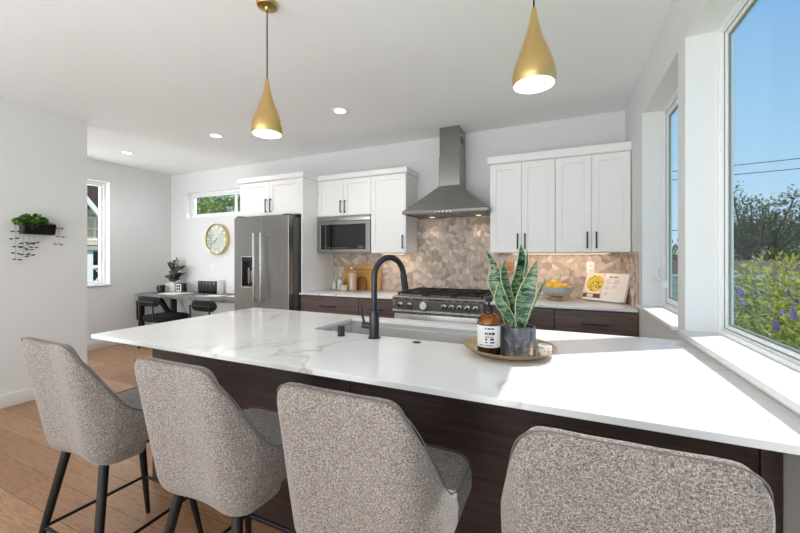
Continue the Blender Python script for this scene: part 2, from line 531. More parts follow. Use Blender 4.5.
def thing(name, label, cat, loc, group=None):
    o = bpy.data.objects.new(name, None)
    COL.objects.link(o)
    o.empty_display_size = 0.1
    o.location = loc
    WL[o.name] = Vector(loc)
    o['label'] = label; o['category'] = cat
    if group: o['group'] = group
    return o
def tag(o, label, cat, group=None, kind=None):
    o['label'] = label; o['category'] = cat
    if group: o['group'] = group
    if kind: o['kind'] = kind
    return o
def struct(o, label=None, cat=None):
    o['kind'] = 'structure'
    if label: o['label'] = label
    if cat: o['category'] = cat
    return o
def dup(root, loc, rz=0.0, label=None):
    r = root.copy(); COL.objects.link(r)
    r.location = loc; r.rotation_euler = (0, 0, rz)
    if label: r['label'] = label
    for ch in list(root.children):
        c = ch.copy(); COL.objects.link(c); c.parent = r
        for g in list(ch.children):
            d = g.copy(); COL.objects.link(d); d.parent = c
    return r
def catmull(pts, n=6):
    P = [Vector(p) for p in pts]; out = []
    for i in range(len(P) - 1):
        a = P[max(i - 1, 0)]; b = P[i]; c = P[i + 1]; d = P[min(i + 2, len(P) - 1)]
        for k in range(n):
            t = k / n
            out.append(0.5 * ((2 * b) + (c - a) * t + (2 * a - 5 * b + 4 * c - d) * t * t + (3 * b - a - 3 * c + d) * t ** 3))
    out.append(P[-1])
    return out

# ------------------------------------------------------------------ the setting
RX, BY, LX, CZ = 0.568, 4.027, -6.14, 2.74
PX, PE = -4.48, 2.063          # partition face and end
YB = -4.5                       # wall behind the camera
struct(MB().box(LX - .3, RX + .25, YB - .2, BY + .25, -0.12, 0).build('floor', M['floor']), 'oak plank floor running under the island', 'floor')
struct(MB().box(LX - .3, RX + .25, YB - .2, BY + .25, CZ, CZ + .15).build('ceiling', M['ceil']), 'flat pale ceiling with recessed lights', 'ceiling')
# back wall with the high window
HX0, HX1, HZ0, HZ1 = -5.753, -3.90, 1.982, 2.408
struct(MB().grid_solid([LX - .3, HX0, HX1, RX + .25], [0, HZ0, HZ1, CZ], lambda u, w: not (HX0 < u < HX1 and HZ0 < w < HZ1), BY, BY + .17, 'Y').build('wall_back', M['wall'], smooth=0), 'pale grey wall behind the kitchen cabinets', 'wall')
# right wall with two windows
B0, B1, F0, F1 = 0.35, 2.215, 2.33, 3.245
BZ0, BZ1 = 0.955, 2.43
struct(MB().grid_solid([YB, B0, B1, F0, F1, BY], [0, BZ0, BZ1, CZ], lambda u, w: not ((B0 < u < B1 or F0 < u < F1) and BZ0 < w < BZ1), RX, RX + .185, 'X').build('wall_right', M['wall'], smooth=0), 'pale grey wall with two deep windows right of the counter', 'wall')
# far left wall with its window
N0, N1, NZ0, NZ1 = 2.15, 3.108, 0.915, 2.45
struct(MB().grid_solid([YB, N0, N1, BY], [0, NZ0, NZ1, CZ], lambda u, w: not (N0 < u < N1 and NZ0 < w < NZ1), LX - .25, LX, 'X').build('wall_left', M['wall'], smooth=0), 'far left wall of the desk nook with a tall window', 'wall')
struct(MB().box(PX - .14, PX, YB, PE, 0, CZ).build('wall_partition', M['wall'], smooth=0), 'plain partition wall at the left carrying the wall planter', 'wall')
struct(MB().box(LX, RX, YB - .2, YB, 0, CZ).build('wall_rear', M['wall'], smooth=0), 'plain wall of the living room behind the viewer', 'wall')
bb = MB(); bb.box(PX, PX + .014, YB, PE, 0, .115, .003); bb.box(PX - .14, PX + .014, PE, PE + .014, 0, .115, .003)
struct(bb.build('baseboard_partition', M['trim']), 'white baseboard along the partition wall', 'baseboard')
struct(MB().box(LX, LX + .014, YB, BY, 0, .115, .003).build('baseboard_left', M['trim']), 'white baseboard along the far left wall', 'baseboard')
struct(MB().box(LX + .014, -3.80, BY - .014, BY, 0, .115, .003).build('baseboard_back', M['trim']), 'white baseboard under the desk', 'baseboard')
struct(MB().box(RX - .014, RX, YB, 1.30, 0, .115, .003).build('baseboard_right', M['trim']), 'white baseboard below the big window', 'baseboard')

def frame_ring(mb, axis, u0, u1, w0, w1, t, d0, d1):
    mb.grid_solid([u0, u0 + t, u1 - t, u1], [w0, w0 + t, w1 - t, w1], lambda u, w: not (u0 + t < u < u1 - t and w0 + t < w < w1 - t), d0, d1, axis)
def win_right(name, y0, y1, label, crank=False):
    t = bpy.data.objects.new(name, None); COL.objects.link(t); t.location = (RX + .2, (y0 + y1) / 2, BZ0); WL[t.name] = t.location.copy()
    struct(t, label, 'window')
    e_ = .0005
    f = MB(); frame_ring(f, 'X', y0 + e_, y1 - e_, BZ0 + e_, BZ1 - e_, .028, RX + .125, RX + .180)
    frame_ring(f, 'X', y0 + .028, y1 - .028, BZ0 + .028, BZ1 - .028, .010, RX + .135, RX + .175)
    f.build('window_frame', M['vinyl'], t, smooth=0, bevel=.003)
    s_ = MB(); frame_ring(s_, 'X', y0 + .038, y1 - .038, BZ0 + .038, BZ1 - .038, .018 if not crank else .04, RX + .142, RX + .170)
    s_.build('sash', M['vinyl'], t, smooth=0, bevel=.003)
    sp = MB(); g_ = .056 if not crank else .078
    frame_ring(sp, 'X', y0 + g_, y1 - g_, BZ0 + g_, BZ1 - g_, .009, RX + .150, RX + .1575)
    sp.build('glazing_spacer', M['spacer'], t, smooth=0)
    sp = MB(); frame_ring(sp, 'X', y0 + .0372, y1 - .0372, BZ0 + .0372, BZ1 - .0372, .0045, RX + .1395, RX + .1425)
    sp.build('gasket', M['spacer'], t, smooth=0)
    g = .056 if not crank else .078
    MB().box(RX + .158, RX + .163, y0 + g - .004, y1 - g + .004, BZ0 + g - .004, BZ1 - g + .004).build('pane', M['glass'], t, smooth=0)
    if crank:
        c = MB(); c.rbox(RX + .112, RX + .150, y1 - .075, y1 - .045, 1.10, 1.16, .01, 'X', .004)
        c.tube(catmull([(RX + .115, y1 - .060, 1.15), (RX + .085, y1 - .055, 1.19), (RX + .085, y1 - .052, 1.25), (RX + .11, y1 - .05, 1.275)]), .008, 8)
        c.build('crank_handle', M['plastic'], t)
    return t
win_right('window_1', B0, B1, 'big picture window at the right over the island end')
win_right('window_2', F0, F1, 'narrow casement window past the pier at the right', True)
# window linings painted white
def lining_right(name, y0, y1, label):
    l = MB(); frame_ring(l, 'X', y0 - .001, y1 + .001, BZ0 - .001, BZ1 + .001, .007, RX + .001, RX + .125)
    struct(l.build(name, M['trim'], smooth=0), label, 'trim')
lining_right('trim_1', B0, B1, 'white reveal lining of the big picture window')
lining_right('trim_2', F0, F1, 'white reveal lining of the narrow casement window')
struct(MB().box(RX - .03, RX + .124, F0 - .012, F1 + .012, BZ0 - .014, BZ0 + .010, .003).build('trim_3', M['trim']), 'white sill board below the narrow casement window', 'sill')
struct(MB().box(RX - .03, RX + .124, B0 - .02, B1 + .02, BZ0 - .014, BZ0 + .010, .003).build('trim_4', M['trim']), 'white sill board below the big picture window', 'sill')

# high window in the back wall
t = bpy.data.objects.new('window_3', None); COL.objects.link(t); t.location = ((HX0 + HX1) / 2, BY + .15, HZ0); WL[t.name] = t.location.copy()
struct(t, 'short high slider window above the desk', 'window')
f = MB(); frame_ring(f, 'Y', HX0 + .001, HX1 - .001, HZ0 + .001, HZ1 - .001, .040, BY + .085, BY + .165); f.build('window_frame', M['vinyl'], t, smooth=0, bevel=.003)
xm = -4.73
s_ = MB(); frame_ring(s_, 'Y', HX0 + .046, xm + .03, HZ0 + .041, HZ1 - .041, .030, BY + .095, BY + .122); s_.build('sash', M['vinyl'], t, smooth=0, bevel=.003)
s_ = MB(); frame_ring(s_, 'Y', xm - .03, HX1 - .046, HZ0 + .041, HZ1 - .041, .030, BY + .123, BY + .15); s_.build('sash', M['vinyl'], t, smooth=0, bevel=.003)
MB().box(HX0 + .078, xm - .002, BY + .106, BY + .111, HZ0 + .068, HZ1 - .068).build('pane', M['glass'], t, smooth=0)
MB().box(xm + .002, HX1 - .078, BY + .134, BY + .139, HZ0 + .068, HZ1 - .068).build('pane', M['glass'], t, smooth=0)
l = MB(); frame_ring(l, 'Y', HX0 - .001, HX1 + .001, HZ0 - .001, HZ1 + .001, .006, BY + .001, BY + .084)
struct(l.build('trim_5', M['trim'], smooth=0), 'white reveal lining of the short high window', 'trim')
# nook window
t = bpy.data.objects.new('window_4', None); COL.objects.link(t); t.location = (LX - .15, (N0 + N1) / 2, NZ0); WL[t.name] = t.location.copy()
struct(t, 'tall window in the far left wall half hidden by the partition', 'window')
f = MB(); frame_ring(f, 'X', N0 + .001, N1 - .001, NZ0 + .001, NZ1 - .001, .035, LX - .19, LX - .09); f.build('window_frame', M['vinyl'], t, smooth=0, bevel=.003)
f = MB(); frame_ring(f, 'X', N0 + .035, N1 - .035, NZ0 + .035, NZ1 - .035, .03, LX - .17, LX - .12)
f.build('sash', M['vinyl'], t, smooth=0, bevel=.003)
MB().box(LX - .148, LX - .142, N0 + .062, N1 - .062, NZ0 + .062, NZ1 - .062).build('pane', M['glass'], t, smooth=0)
struct(MB().box(LX - .09, LX + .02, N0 - .02, N1 + .02, NZ0 - .012, NZ0 + .012, .003).build('trim_6', M['trim']), 'white sill board of the far left window', 'sill')
l = MB(); frame_ring(l, 'X', N0 - .001, N1 + .001, NZ0 - .001, NZ1 + .001, .006, LX - .09, LX - .001)
struct(l.build('trim_7', M['trim'], smooth=0), 'white reveal lining of the far left window', 'trim')

# ------------------------------------------------------------------ tiled backsplash
def clip(poly, x0, x1, z0, z1):
    def cl(p, f, inter):
        o = []
        for i in range(len(p)):
            a, b = p[i - 1], p[i]
            if f(b):
                if not f(a): o.append(inter(a, b))
                o.append(b)
            elif f(a): o.append(inter(a, b))
        return o
    def ix(x): return lambda a, b: (x, a[1] + (b[1] - a[1]) * (x - a[0]) / (b[0] - a[0]))
    def iz(z): return lambda a, b: (a[0] + (b[0] - a[0]) * (z - a[1]) / (b[1] - a[1]), z)
    for f, i in ((lambda p: p[0] >= x0, ix(x0)), (lambda p: p[0] <= x1, ix(x1)), (lambda p: p[1] >= z0, iz(z0)), (lambda p: p[1] <= z1, iz(z1))):
        if poly: poly = cl(poly, f, i)
    return poly
def tile_field(name, rects, place, label):
    """half-hexagon tiles, each tipped slightly; place(u, w, d) puts a point at distance d off the wall"""
    mb = MB(); a = 0.047; rnd = random.Random(5)
    umin = min(r[0] for r in rects) - .1; umax = max(r[1] for r in rects) + .1
    wmin = min(r[2] for r in rects) - .1; wmax = max(r[3] for r in rects) + .1
    dx = a * math.sqrt(3); dz = a * 1.5
    row = 0; w = wmin
    while w < wmax:
        u = umin + (dx / 2 if row % 2 else 0)
        while u < umax:
            hx = [(u + a * math.sin(R(60 * k)), w + a * math.cos(R(60 * k))) for k in range(6)]
            k0 = rnd.randrange(3)
            for half in (0, 3):
                k = k0 + half
                poly = [hx[(k + j) % 6] for j in range(4)]
                cx = sum(p[0] for p in poly) / 4; cz = sum(p[1] for p in poly) / 4
                poly = [(cx + (p[0] - cx) * .96, cz + (p[1] - cz) * .96) for p in poly]
                tu, tw = rnd.uniform(-.13, .13), rnd.uniform(-.13, .13)
                mi = rnd.randrange(6)
                for r in rects:
                    q = clip(poly, *r)
                    if len(q) >= 3:
                        mb.mi = mi
                        top = [place(p[0], p[1], .0085 + tu * (p[0] - cx) + tw * (p[1] - cz)) for p in q]
                        bot = [place(p[0], p[1], .002) for p in q]
                        mb.loft([bot, top], False, True)
            u += dx
        w += dz; row += 1
    mb.mi = 6
    for r in rects:
        mb.loft([[place(*p, .0) for p in ((r[0], r[2]), (r[1], r[2]), (r[1], r[3]), (r[0], r[3]))], [place(*p, .003) for p in ((r[0], r[2]), (r[1], r[2]), (r[1], r[3]), (r[0], r[3]))]], True, True)
    return struct(mb.build(name, M['tiles'] + [M['grout']], smooth=0), label, 'backsplash')
tile_field('wall_tile_back', [(-2.79, -1.575, .916, 1.376), (-1.575, -.652, .916, 1.80), (-.652, RX - .012, .916, 1.373)], lambda u, w, d: V(u, BY - d, w), 'taupe half hexagon tile backsplash behind the range')
tile_field('wall_tile_right', [(3.36, BY - .012, .916, 1.373)], lambda u, w, d: V(RX - d, u, w), 'taupe tile return on the right wall beside the cookbook')

# ------------------------------------------------------------------ cabinets
def bar_handle(mb, p0, p1, out, r=.0065):
    """square bar pull between p0 and p1 standing off along out"""
    p0, p1, out = Vector(p0), Vector(p1), Vector(out)
    d = (p1 - p0).normalized()
    mb.tube([p0 + out, p1 + out], r, 8)
    for p in (p0 + d * .008, p1 - d * .008): mb.tube([p, p + out], r, 8)
    return mb
def shaker(parent, x0, x1, z0, z1, y, mat, handle=None, rail=.058, thick=.02, name='door'):
    """five-piece door, front face at y; handle = (x, zlo, zhi)"""
    m = MB()
    m.grid_solid([x0, x0 + rail, x1 - rail, x1], [z0, z0 + rail, z1 - rail, z1], lambda u, w: not (x0 + rail < u < x1 - rail and z0 + rail < w < z1 - rail), y, y + thick, 'Y')
    m.box(x0 + rail, x1 - rail, y + .009, y + thick - .002, z0 + rail, z1 - rail)
    d = m.build(name, mat, parent, smooth=0, bevel=.0015)
    if handle:
        hx, a, b = handle
        bar_handle(MB(), (hx, y, a), (hx, y, b), (0, -.028, 0)).build('handle', M['black'], d, label='black bar handle')
    return d
UF = 3.68; UC = 3.70
def wall_cabinet(label, x0, x1, z0, z1, doors, group=None, yb=BY, y=UF):
    t = thing('wall_cabinet', label, 'cabinet', ((x0 + x1) / 2, (y + yb) / 2, z0), group)
    MB().box(x0 + .0005, x1 - .0005, y + .0205, yb - .001, z0, z1).build('body', M['cab'], t, smooth=0, bevel=.0015)
    for d in doors:
        shaker(t, d[0] + .0015, d[1] - .0015, z0 + .004, z1 - .004, y, M['cab'], d[2])
    return t
def crown(name, pts, z0, z1, out, label):
    """crown board following a plan polyline, out metres proud of it"""
    mb = MB()
    n = len(pts); P = [Vector((p[0], p[1], 0)) for p in pts]
    offs = []
    for i in range(n):
        ns = []
        for a, b in ((i - 1, i), (i, i + 1)):
            if a >= 0 and b < n:
                d = (P[b] - P[a]).normalized(); ns.append(V(d.y, -d.x, 0))
        o = ns[0] + ns[-1] if len(ns) > 1 else ns[0]
        if len(ns) > 1: o = o / (1 + ns[0].dot(ns[1]))
        offs.append(o)
    prof = [(0.0, z0), (out * .55, z0), (out, z0 + .012), (out, z1), (-.012, z1), (-.012, z0)]
    rings = [[P[i] + offs[i] * o + V(0, 0, z) for o, z in prof] for i in range(n)]
    mb.loft(rings, True, True)
    struct(mb.build(name, M['cab'], smooth=0), label, 'trim')
# refrigerator surround: side panels and the cabinet over the fridge
FY = 3.397
t = thing('refrigerator_cabinet', 'deep white two door cabinet over the refrigerator with side panels', 'cabinet', (-3.28, (FY + BY) / 2, 0))
MB().box(-2.808, -2.785, FY, BY - .001, 0, 2.275).build('side_panel', M['cab'], t, smooth=0, bevel=.0015)
MB().box(-3.80, -3.777, FY, BY - .001, 0, 2.275).build('side_panel', M['cab'], t, smooth=0, bevel=.0015)
MB().box(-3.7765, -2.8085, FY + .021, BY - .001, 1.845, 2.275).build('body', M['cab'], t, smooth=0, bevel=.0015)
shaker(t, -3.775, -3.310, 1.85, 2.272, FY, M['cab'], (-3.345, 1.885, 2.05))
shaker(t, -3.305, -2.840, 1.85, 2.272, FY, M['cab'], (-3.27, 1.885, 2.05))
MB().box(-2.838, -2.809, FY, FY + .02, 1.85, 2.272).build('filler_strip', M['cab'], t, smooth=0)
wall_cabinet('white two door wall cabinet above the built in microwave', -2.783, -2.022, 1.831, 2.275, [(-2.783, -2.403, (-2.432, 1.868, 2.015)), (-2.403, -2.022, (-2.372, 1.868, 2.015))])
wall_cabinet('tall white single door wall cabinet between microwave and range hood', -2.020, -1.577, 1.378, 2.275, [(-2.020, -1.577, (-1.612, 1.425, 1.575))])
wall_cabinet('white two door wall cabinet right of the hood, nearer the hood', -.650, -.046, 1.374, 2.262, [(-.650, -.348, (-.382, 1.41, 1.56)), (-.348, -.046, (-.314, 1.41, 1.56))], 'wall cabinets right of the hood')
wall_cabinet('white two door wall cabinet in the corner above the cookbook', -.044, .562, 1.374, 2.262, [(-.044, .259, (.222, 1.41, 1.56)), (.259, .562, (.296, 1.41, 1.56))], 'wall cabinets right of the hood')
crown('trim_8', [(-3.80, BY - .002), (-3.80, FY), (-2.785, FY), (-2.785, UF), (-1.577, UF), (-1.577, BY - .002)], 2.2755, 2.337, .022, 'white crown board on top of the left cabinets')
crown('trim_9', [(-.650, BY - .002), (-.650, UF), (RX - .003, UF)], 2.2625, 2.336, .022, 'white crown board on top of the right cabinets')

# under cabinet lights
def led(label, x0, x1, z, power):
    t = thing('under_cabinet_light', label, 'light', ((x0 + x1) / 2, 3.80, z - .014), 'under cabinet lights')
    MB().box(x0, x1, 3.745, 3.80, z - .014, z - .0005, .002).build('housing', M['plastic'], t)
    MB().box(x0 + .02, x1 - .02, 3.755, 3.79, z - .017, z - .0143).build('diffuser', M['ledwarm'], t, smooth=0, label='glowing strip')
    light('led_glow', 'AREA', (0, .02, -.004), power, (1.0, .78, .56), (R(25), 0, 0), t, shape='RECTANGLE', size=x1 - x0, size_y=.04)
led('thin white light bar under the tall single door cabinet', -1.93, -1.62, 1.378, .6)
led('long white light bar under the cabinets above the cookbook', -.45, .42, 1.374, 1.25)

# base cabinets on the back wall
def base_cabinet(label, x0, x1, pulls, group='base cabinets on the back wall'):
    t = thing('base_cabinet', label, 'cabinet', ((x0 + x1) / 2, 3.69, 0), group)
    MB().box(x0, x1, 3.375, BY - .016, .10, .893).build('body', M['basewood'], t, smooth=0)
    MB().box(x0, x1, 3.43, BY - .016, 0, .0998).build('toe_kick', M['blackmatte'], t, smooth=0)
    w = x1 - x0
    zs = [(.672, .878), (.392, .668), (.108, .388)]
    for z0, z1 in zs:
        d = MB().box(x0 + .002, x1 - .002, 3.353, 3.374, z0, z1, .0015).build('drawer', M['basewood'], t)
        h = .20 if w > .5 else .15
        cz = z0 + (z1 - z0) * .5
        bar_handle(MB(), ((x0 + x1) / 2 - h / 2, 3.353, cz), ((x0 + x1) / 2 + h / 2, 3.353, cz), (0, -.03, 0), .006).build('handle', M['black'], d, label='black bar handle')
    return t
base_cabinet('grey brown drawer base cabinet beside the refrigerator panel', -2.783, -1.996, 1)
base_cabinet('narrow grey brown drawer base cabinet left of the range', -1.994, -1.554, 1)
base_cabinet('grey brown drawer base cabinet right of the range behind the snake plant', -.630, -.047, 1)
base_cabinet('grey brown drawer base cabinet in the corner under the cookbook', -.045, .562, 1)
def worktop(label, x0, x1):
    o = MB().box(x0, x1, 3.330, BY - .0125, .8935, .915, .003).build('countertop', M['quartz'])
    return tag(o, label, 'countertop', 'back wall countertops')
worktop('white quartz countertop left of the range with jars and cutting board', -2.784, -1.552)
worktop('white quartz countertop right of the range with bowl and cookbook', -.632, RX - .012)

# ------------------------------------------------------------------ microwave
t = thing('microwave', 'stainless built in microwave with black glass door', 'microwave', (-2.40, 3.83, 1.385))
MB().box(-2.782, -2.023, 3.690, BY - .002, 1.385, 1.8285).build('body', M['steel'], t, smooth=0, bevel=.002)
f = MB(); f.grid_solid([-2.778, -2.725, -2.085, -2.027], [1.389, 1.425, 1.725, 1.765], lambda u, w: not (-2.725 < u < -2.085 and 1.425 < w < 1.725), 3.664, 3.689, 'Y')
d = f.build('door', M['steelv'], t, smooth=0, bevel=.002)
MB().box(-2.725, -2.085, 3.672, 3.687, 1.425, 1.725).build('door_glass', M['screen'], d, smooth=0, label='black glass door window')
MB().box(-2.66, -2.645, 3.668, 3.6718, 1.45, 1.71).build('grip_strip', M['fridge_side'], d, smooth=0)
for i in range(7): MB().box(-2.66 + i * .05, -2.64 + i * .05, 3.6700, 3.6719, 1.440, 1.447).build('control_mark', M['inkgrey'], d, smooth=0)
for i in range(3):
    for j in range(2): MB().box(-2.19 + i * .025, -2.175 + i * .025, 3.6700, 3.6719, 1.437 + j * .016, 1.445 + j * .016).build('control_mark', M['inkgrey'], d, smooth=0)
MB().box(-2.778, -2.027, 3.666, 3.689, 1.769, 1.826, .002).build('vent_panel', M['steel'], t)

# ------------------------------------------------------------------ range hood
t = thing('range_hood', 'stainless chimney range hood above the gas range', 'range hood', (-1.09, 3.78, 1.775))
hx0, hx1, hy0, hy1 = -1.545, -.637, 3.50, BY - .012
cx0, cx1, cy0 = -1.210, -.980, 3.735
m = MB()
r0 = [V(hx0, hy0, 1.8152), V(hx1, hy0, 1.8152), V(hx1, hy1, 1.8152), V(hx0, hy1, 1.8152)]
r1 = [V(cx0, cy0, 2.10), V(cx1, cy0, 2.10), V(cx1, hy1, 2.10), V(cx0, hy1, 2.10)]
m.loft([r0, [a.lerp(b, .5) + V(0, 0, -.006) for a, b in zip(r0, r1)], r1], False, True)
m.build('canopy', M['steel'], t, smooth=20)
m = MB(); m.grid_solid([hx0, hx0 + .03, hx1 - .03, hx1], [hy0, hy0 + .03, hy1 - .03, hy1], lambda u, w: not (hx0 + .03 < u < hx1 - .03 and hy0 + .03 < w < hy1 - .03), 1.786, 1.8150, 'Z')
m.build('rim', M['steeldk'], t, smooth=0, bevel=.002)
m = MB()
for i in range(28): m.box(hx0 + .035 + i * .030, hx0 + .055 + i * .030, hy0 + .12, hy1 - .08, 1.790, 1.797)
m.box(hx0 + .03, hx1 - .03, hy0 + .03, hy1 - .03, 1.796, 1.812)
m.build('filter', M['steel'], t, smooth=0)
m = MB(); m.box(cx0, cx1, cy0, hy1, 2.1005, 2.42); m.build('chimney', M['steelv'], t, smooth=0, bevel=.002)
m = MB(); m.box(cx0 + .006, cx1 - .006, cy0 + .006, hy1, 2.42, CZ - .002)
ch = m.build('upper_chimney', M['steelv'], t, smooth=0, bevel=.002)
m = MB()
for i in range(4): m.box(cx1 - .0065, cx1 - .0045, cy0 + .06, cy0 + .20, 2.58 + i * .018, 2.588 + i * .018)
m.build('vent_slots', M['blackmatte'], ch, smooth=0)
for i in range(5): MB().lathe([(.008, 0), (.008, .004)], (0, 0, 0), 12, Matrix.Translation((-1.17 + i * .04, hy0 - .0005, 1.795)) @ Matrix.Rotation(R(90), 4, 'X')).build('button', M['steel'], t)
for i, x in enumerate((-1.36, -.82)):
    MB().lathe([(.03, 1.781), (.03, 1.7825)], (x, hy1 - .07, .0085), 20).build('hood_light', M['ledwarm'], t, label='small lit hood lamp')
    light('hood_glow', 'SPOT', (x + 1.09, hy1 - .075 - 3.78, .0), 2.2, (1.0, .84, .66), (R(-6), 0, 0), t, spot_size=R(100), spot_blend=.7, shadow_soft_size=.03)

# ------------------------------------------------------------------ range
t = thing('gas_range', 'wide stainless gas range with knobs and black grates', 'range', (-1.091, 3.65, 0))
gx0, gx1 = -1.548, -.635
MB().box(gx0 + .004, gx1 - .004, 3.345, BY - .013, .06, .925).build('body', M['steel'], t, smooth=0, bevel=.002)
MB().box(gx0 + .001, gx1 - .001, 3.30, BY - .013, .9255, .942, .004).build('cooktop', M['steel'], t)
m = MB(); m.extrude([(gx0 + .001, 3.262, .790), (gx0 + .001, 3.285, .780), (gx0 + .001, 3.344, .780), (gx0 + .001, 3.344, .9415), (gx0 + .001, 3.285, .9415), (gx0 + .001, 3.268, .936), (gx0 + .001, 3.262, .925), (gx0 + .001, 3.272, .905), (gx0 + .001, 3.272, .810)], (gx1 - gx0 - .002, 0, 0))
cp = m.build('control_panel', M['steel'], t, smooth=25)
m = MB(); m.box(gx0 + .03, gx1 - .03, 3.2685, 3.2715, .81, .90)
m.build('panel_inset', M['fridge_side'], cp, smooth=0)
RY = Matrix.Rotation(R(90), 4, 'X')
for x in (-1.459, -1.361, -1.005, -.930, -.855, -.780, -.705):
    k = MB(); k.lathe([(.026, 0), (.026, .010), (.020, .013), (.018, .040), (.014, .043)], (x, 3.2685, .856), 20, RY)
    k.box(x - .004, x + .004, 3.222, 3.232, .843, .872)
    kk = k.build('knob', M['chrome'], cp)
    MB().lathe([(.031, 0), (.031, .005)], (x, 3.2686, .856), 24, RY).build('knob_collar', M['blackmatte'], t)
m = MB().lathe([(.040, 0), (.040, .02), (.034, .026)], (-1.213, 3.2685, .856), 28, RY).build('dial_rim', M['chrome'], t, label='round temperature dial rim')
m = MB().lathe([(.033, 0), (.033, .002)], (-1.213, 3.2424, .856), 28, RY).build('dial', M['dial'], t, label='white round dial face')
m = MB(); m.box(gx0 + .01, gx1 - .01, 3.290, 3.344, .17, .765, .004)
dr = m.build('oven_door', M['steel'], t)
MB().box(gx0 + .15, gx1 - .15, 3.287, 3.2898, .30, .62).build('oven_window', M['screen'], dr, smooth=0)
m = MB(); m.tube([(gx0 + .05, 3.235, .690), (gx1 - .05, 3.235, .690)], .014, 14)
for x in (gx0 + .08, gx1 - .08): m.box(x - .012, x + .012, 3.235, 3.2905, .680, .700)
m.build('handle', M['chrome'], dr)
for x in (gx0 + .05, gx1 - .05):
    for y in (3.40, 3.95): MB().cyl((x, y, 0), (x, y, .062), .02).build('foot', M['blackmatte'], t)
for gi in range(3):
    a = gx0 + .02 + gi * .293; b = a + .285
    g = MB()
    for y in (3.36, 3.98): g.box(a, b, y - .007, y + .007, .955, .972, .002)
    for x in (a + .007, b - .007): g.box(x - .007, x + .007, 3.36, 3.98, .955, .972, .002)
    mid = (a + b) / 2
    g.box(a, b, 3.663, 3.677, .957, .975, .002)
    for cy in (3.515, 3.825):
        for k in range(8):
            t2 = R(45 * k); d = V(math.cos(t2), math.sin(t2), 0)
            e0 = V(mid, cy, .968) + d * .045; e1 = V(mid, cy, .968) + d * .135
            g.tube([e0, V(e1.x, e1.y, .966)], .006, 6)
    for x in (a + .01, b - .01):
        for y in (3.362, 3.67, 3.978): g.box(x - .008, x + .008, y - .008, y + .008, .9422, .957)
    g.build('grate', M['iron'], t)
    for cy in (3.515, 3.825):
        MB().lathe([(.052, .9424), (.052, .949), (.036, .951), (.036, .960), (.026, .963)], (mid, cy, 0), 24).build('burner', M['iron'], t)

# ------------------------------------------------------------------ refrigerator
t = thing('refrigerator', 'dark stainless side by side refrigerator with long bar handles', 'refrigerator', (-3.255, 3.62, 0))
rx0, rx1, ry = -3.690, -2.832, 3.21
MB().box(rx0 + .01, rx1 - .004, 3.292, 3.95, .03, 1.80).build('body', M['fridge_side'], t, smooth=0, bevel=.004)
split = -3.243
dl = MB().grid_solid([rx0, -3.560, -3.362, split - .003], [.06, .965, 1.335, 1.812], lambda u, w: not (-3.560 < u < -3.362 and .965 < w < 1.335), ry, 3.285, 'Y').build('door', M['fridge'], t, smooth=0, bevel=.004)
dr = MB().box(split + .003, rx1, ry, 3.285, .06, 1.812).build('door', M['fridge'], t, smooth=0, bevel=.004)
for x, d in ((-3.298, dl), (-3.190, dr)):
    m = MB(); m.box(x - .013, x + .013, 3.135, 3.155, .80, 1.615, .005)
    for z in (.825, 1.59): m.box(x - .012, x + .012, 3.15, 3.2105, z - .014, z + .014, .003)
    m.build('handle', M['chrome'], d, label='bright steel bar handle')
m = MB(); m.box(-3.5598, -3.3622, 3.262, 3.28, .966, 1.334)
dd = m.build('dispenser', M['screen'], t, smooth=0, label='black water and ice dispenser recess')
f = MB(); frame_ring(f, 'Y', -3.564, -3.358, .961, 1.339, .008, 3.203, 3.2098); f.build('dispenser_frame', M['chrome'], dd, smooth=0)
MB().box(-3.555, -3.367, 3.208, 3.261, 1.275, 1.333).build('dispenser_panel', M['screen'], dd, smooth=0)
m = MB(); m.box(-3.50, -3.47, 3.24, 3.262, 1.00, 1.20, .004); m.box(-3.445, -3.405, 3.235, 3.262, 1.02, 1.17, .004); m.build('dispenser_paddle', M['steel'], dd)
MB().box(-3.555, -3.367, 3.212, 3.26, .968, .978).build('drip_tray', M['steel'], dd, smooth=0)
m = MB(); m.box(rx0 + .02, rx1 - .02, 3.30, 3.90, 0, .03); m.build('plinth', M['blackmatte'], t, smooth=0)
for x0_, x1_ in ((rx0 + .02, rx0 + .10), (rx1 - .10, rx1 - .02)):
    MB().box(x0_, x1_, 3.22, 3.36, 1.8122, 1.832, .003).build('hinge_cover', M['fridge_side'], t)

# ------------------------------------------------------------------ island
IX0, IY0, IY1 = -2.306, 1.078, 2.202
IP = 1.345
t = thing('island', 'long dark wood kitchen island base under the white counter', 'island', (-.82, 1.75, 0))
MB().grid_solid([-2.20, -1.39, -.34, RX - .002], [IP + .022, 1.64, 2.145, 2.17], lambda u, w: not (-1.39 < u < -.34 and 1.64 < w < 2.145), .10, .8925, 'Z').build('body', M['espresso'], t, smooth=0)
MB().box(-2.18, RX - .003, IP + .06, 2.10, 0, .0995).build('toe_kick', M['blackmatte'], t, smooth=0)
for a, b in ((-2.205, -.846), (-.842, .515), (.519, RX - .002)):
    MB().box(a, b, IP, IP + .0215, .004, .892, .0015).build('back_panel' if b < .52 else 'filler_strip', M['espresso'], t)
MB().box(-2.222, -2.2055, IP, 2.19, .004, .892, .0015).build('end_panel', M['espresso'], t)
for i in range(5):
    a = -2.20 + i * .552; b = a + .548
    if b > RX - .003: b = RX - .004
    d = MB().box(a, b, 2.171, 2.19, .12, .86, .0015).build('door', M['espresso'], t)
    bar_handle(MB(), (a + .06, 2.19, .62), (a + .06, 2.19, .80), (0, .03, 0), .006).build('handle', M['black'], d)
SX0, SX1, SY0, SY1 = -1.305, -.385, 1.680, 2.108
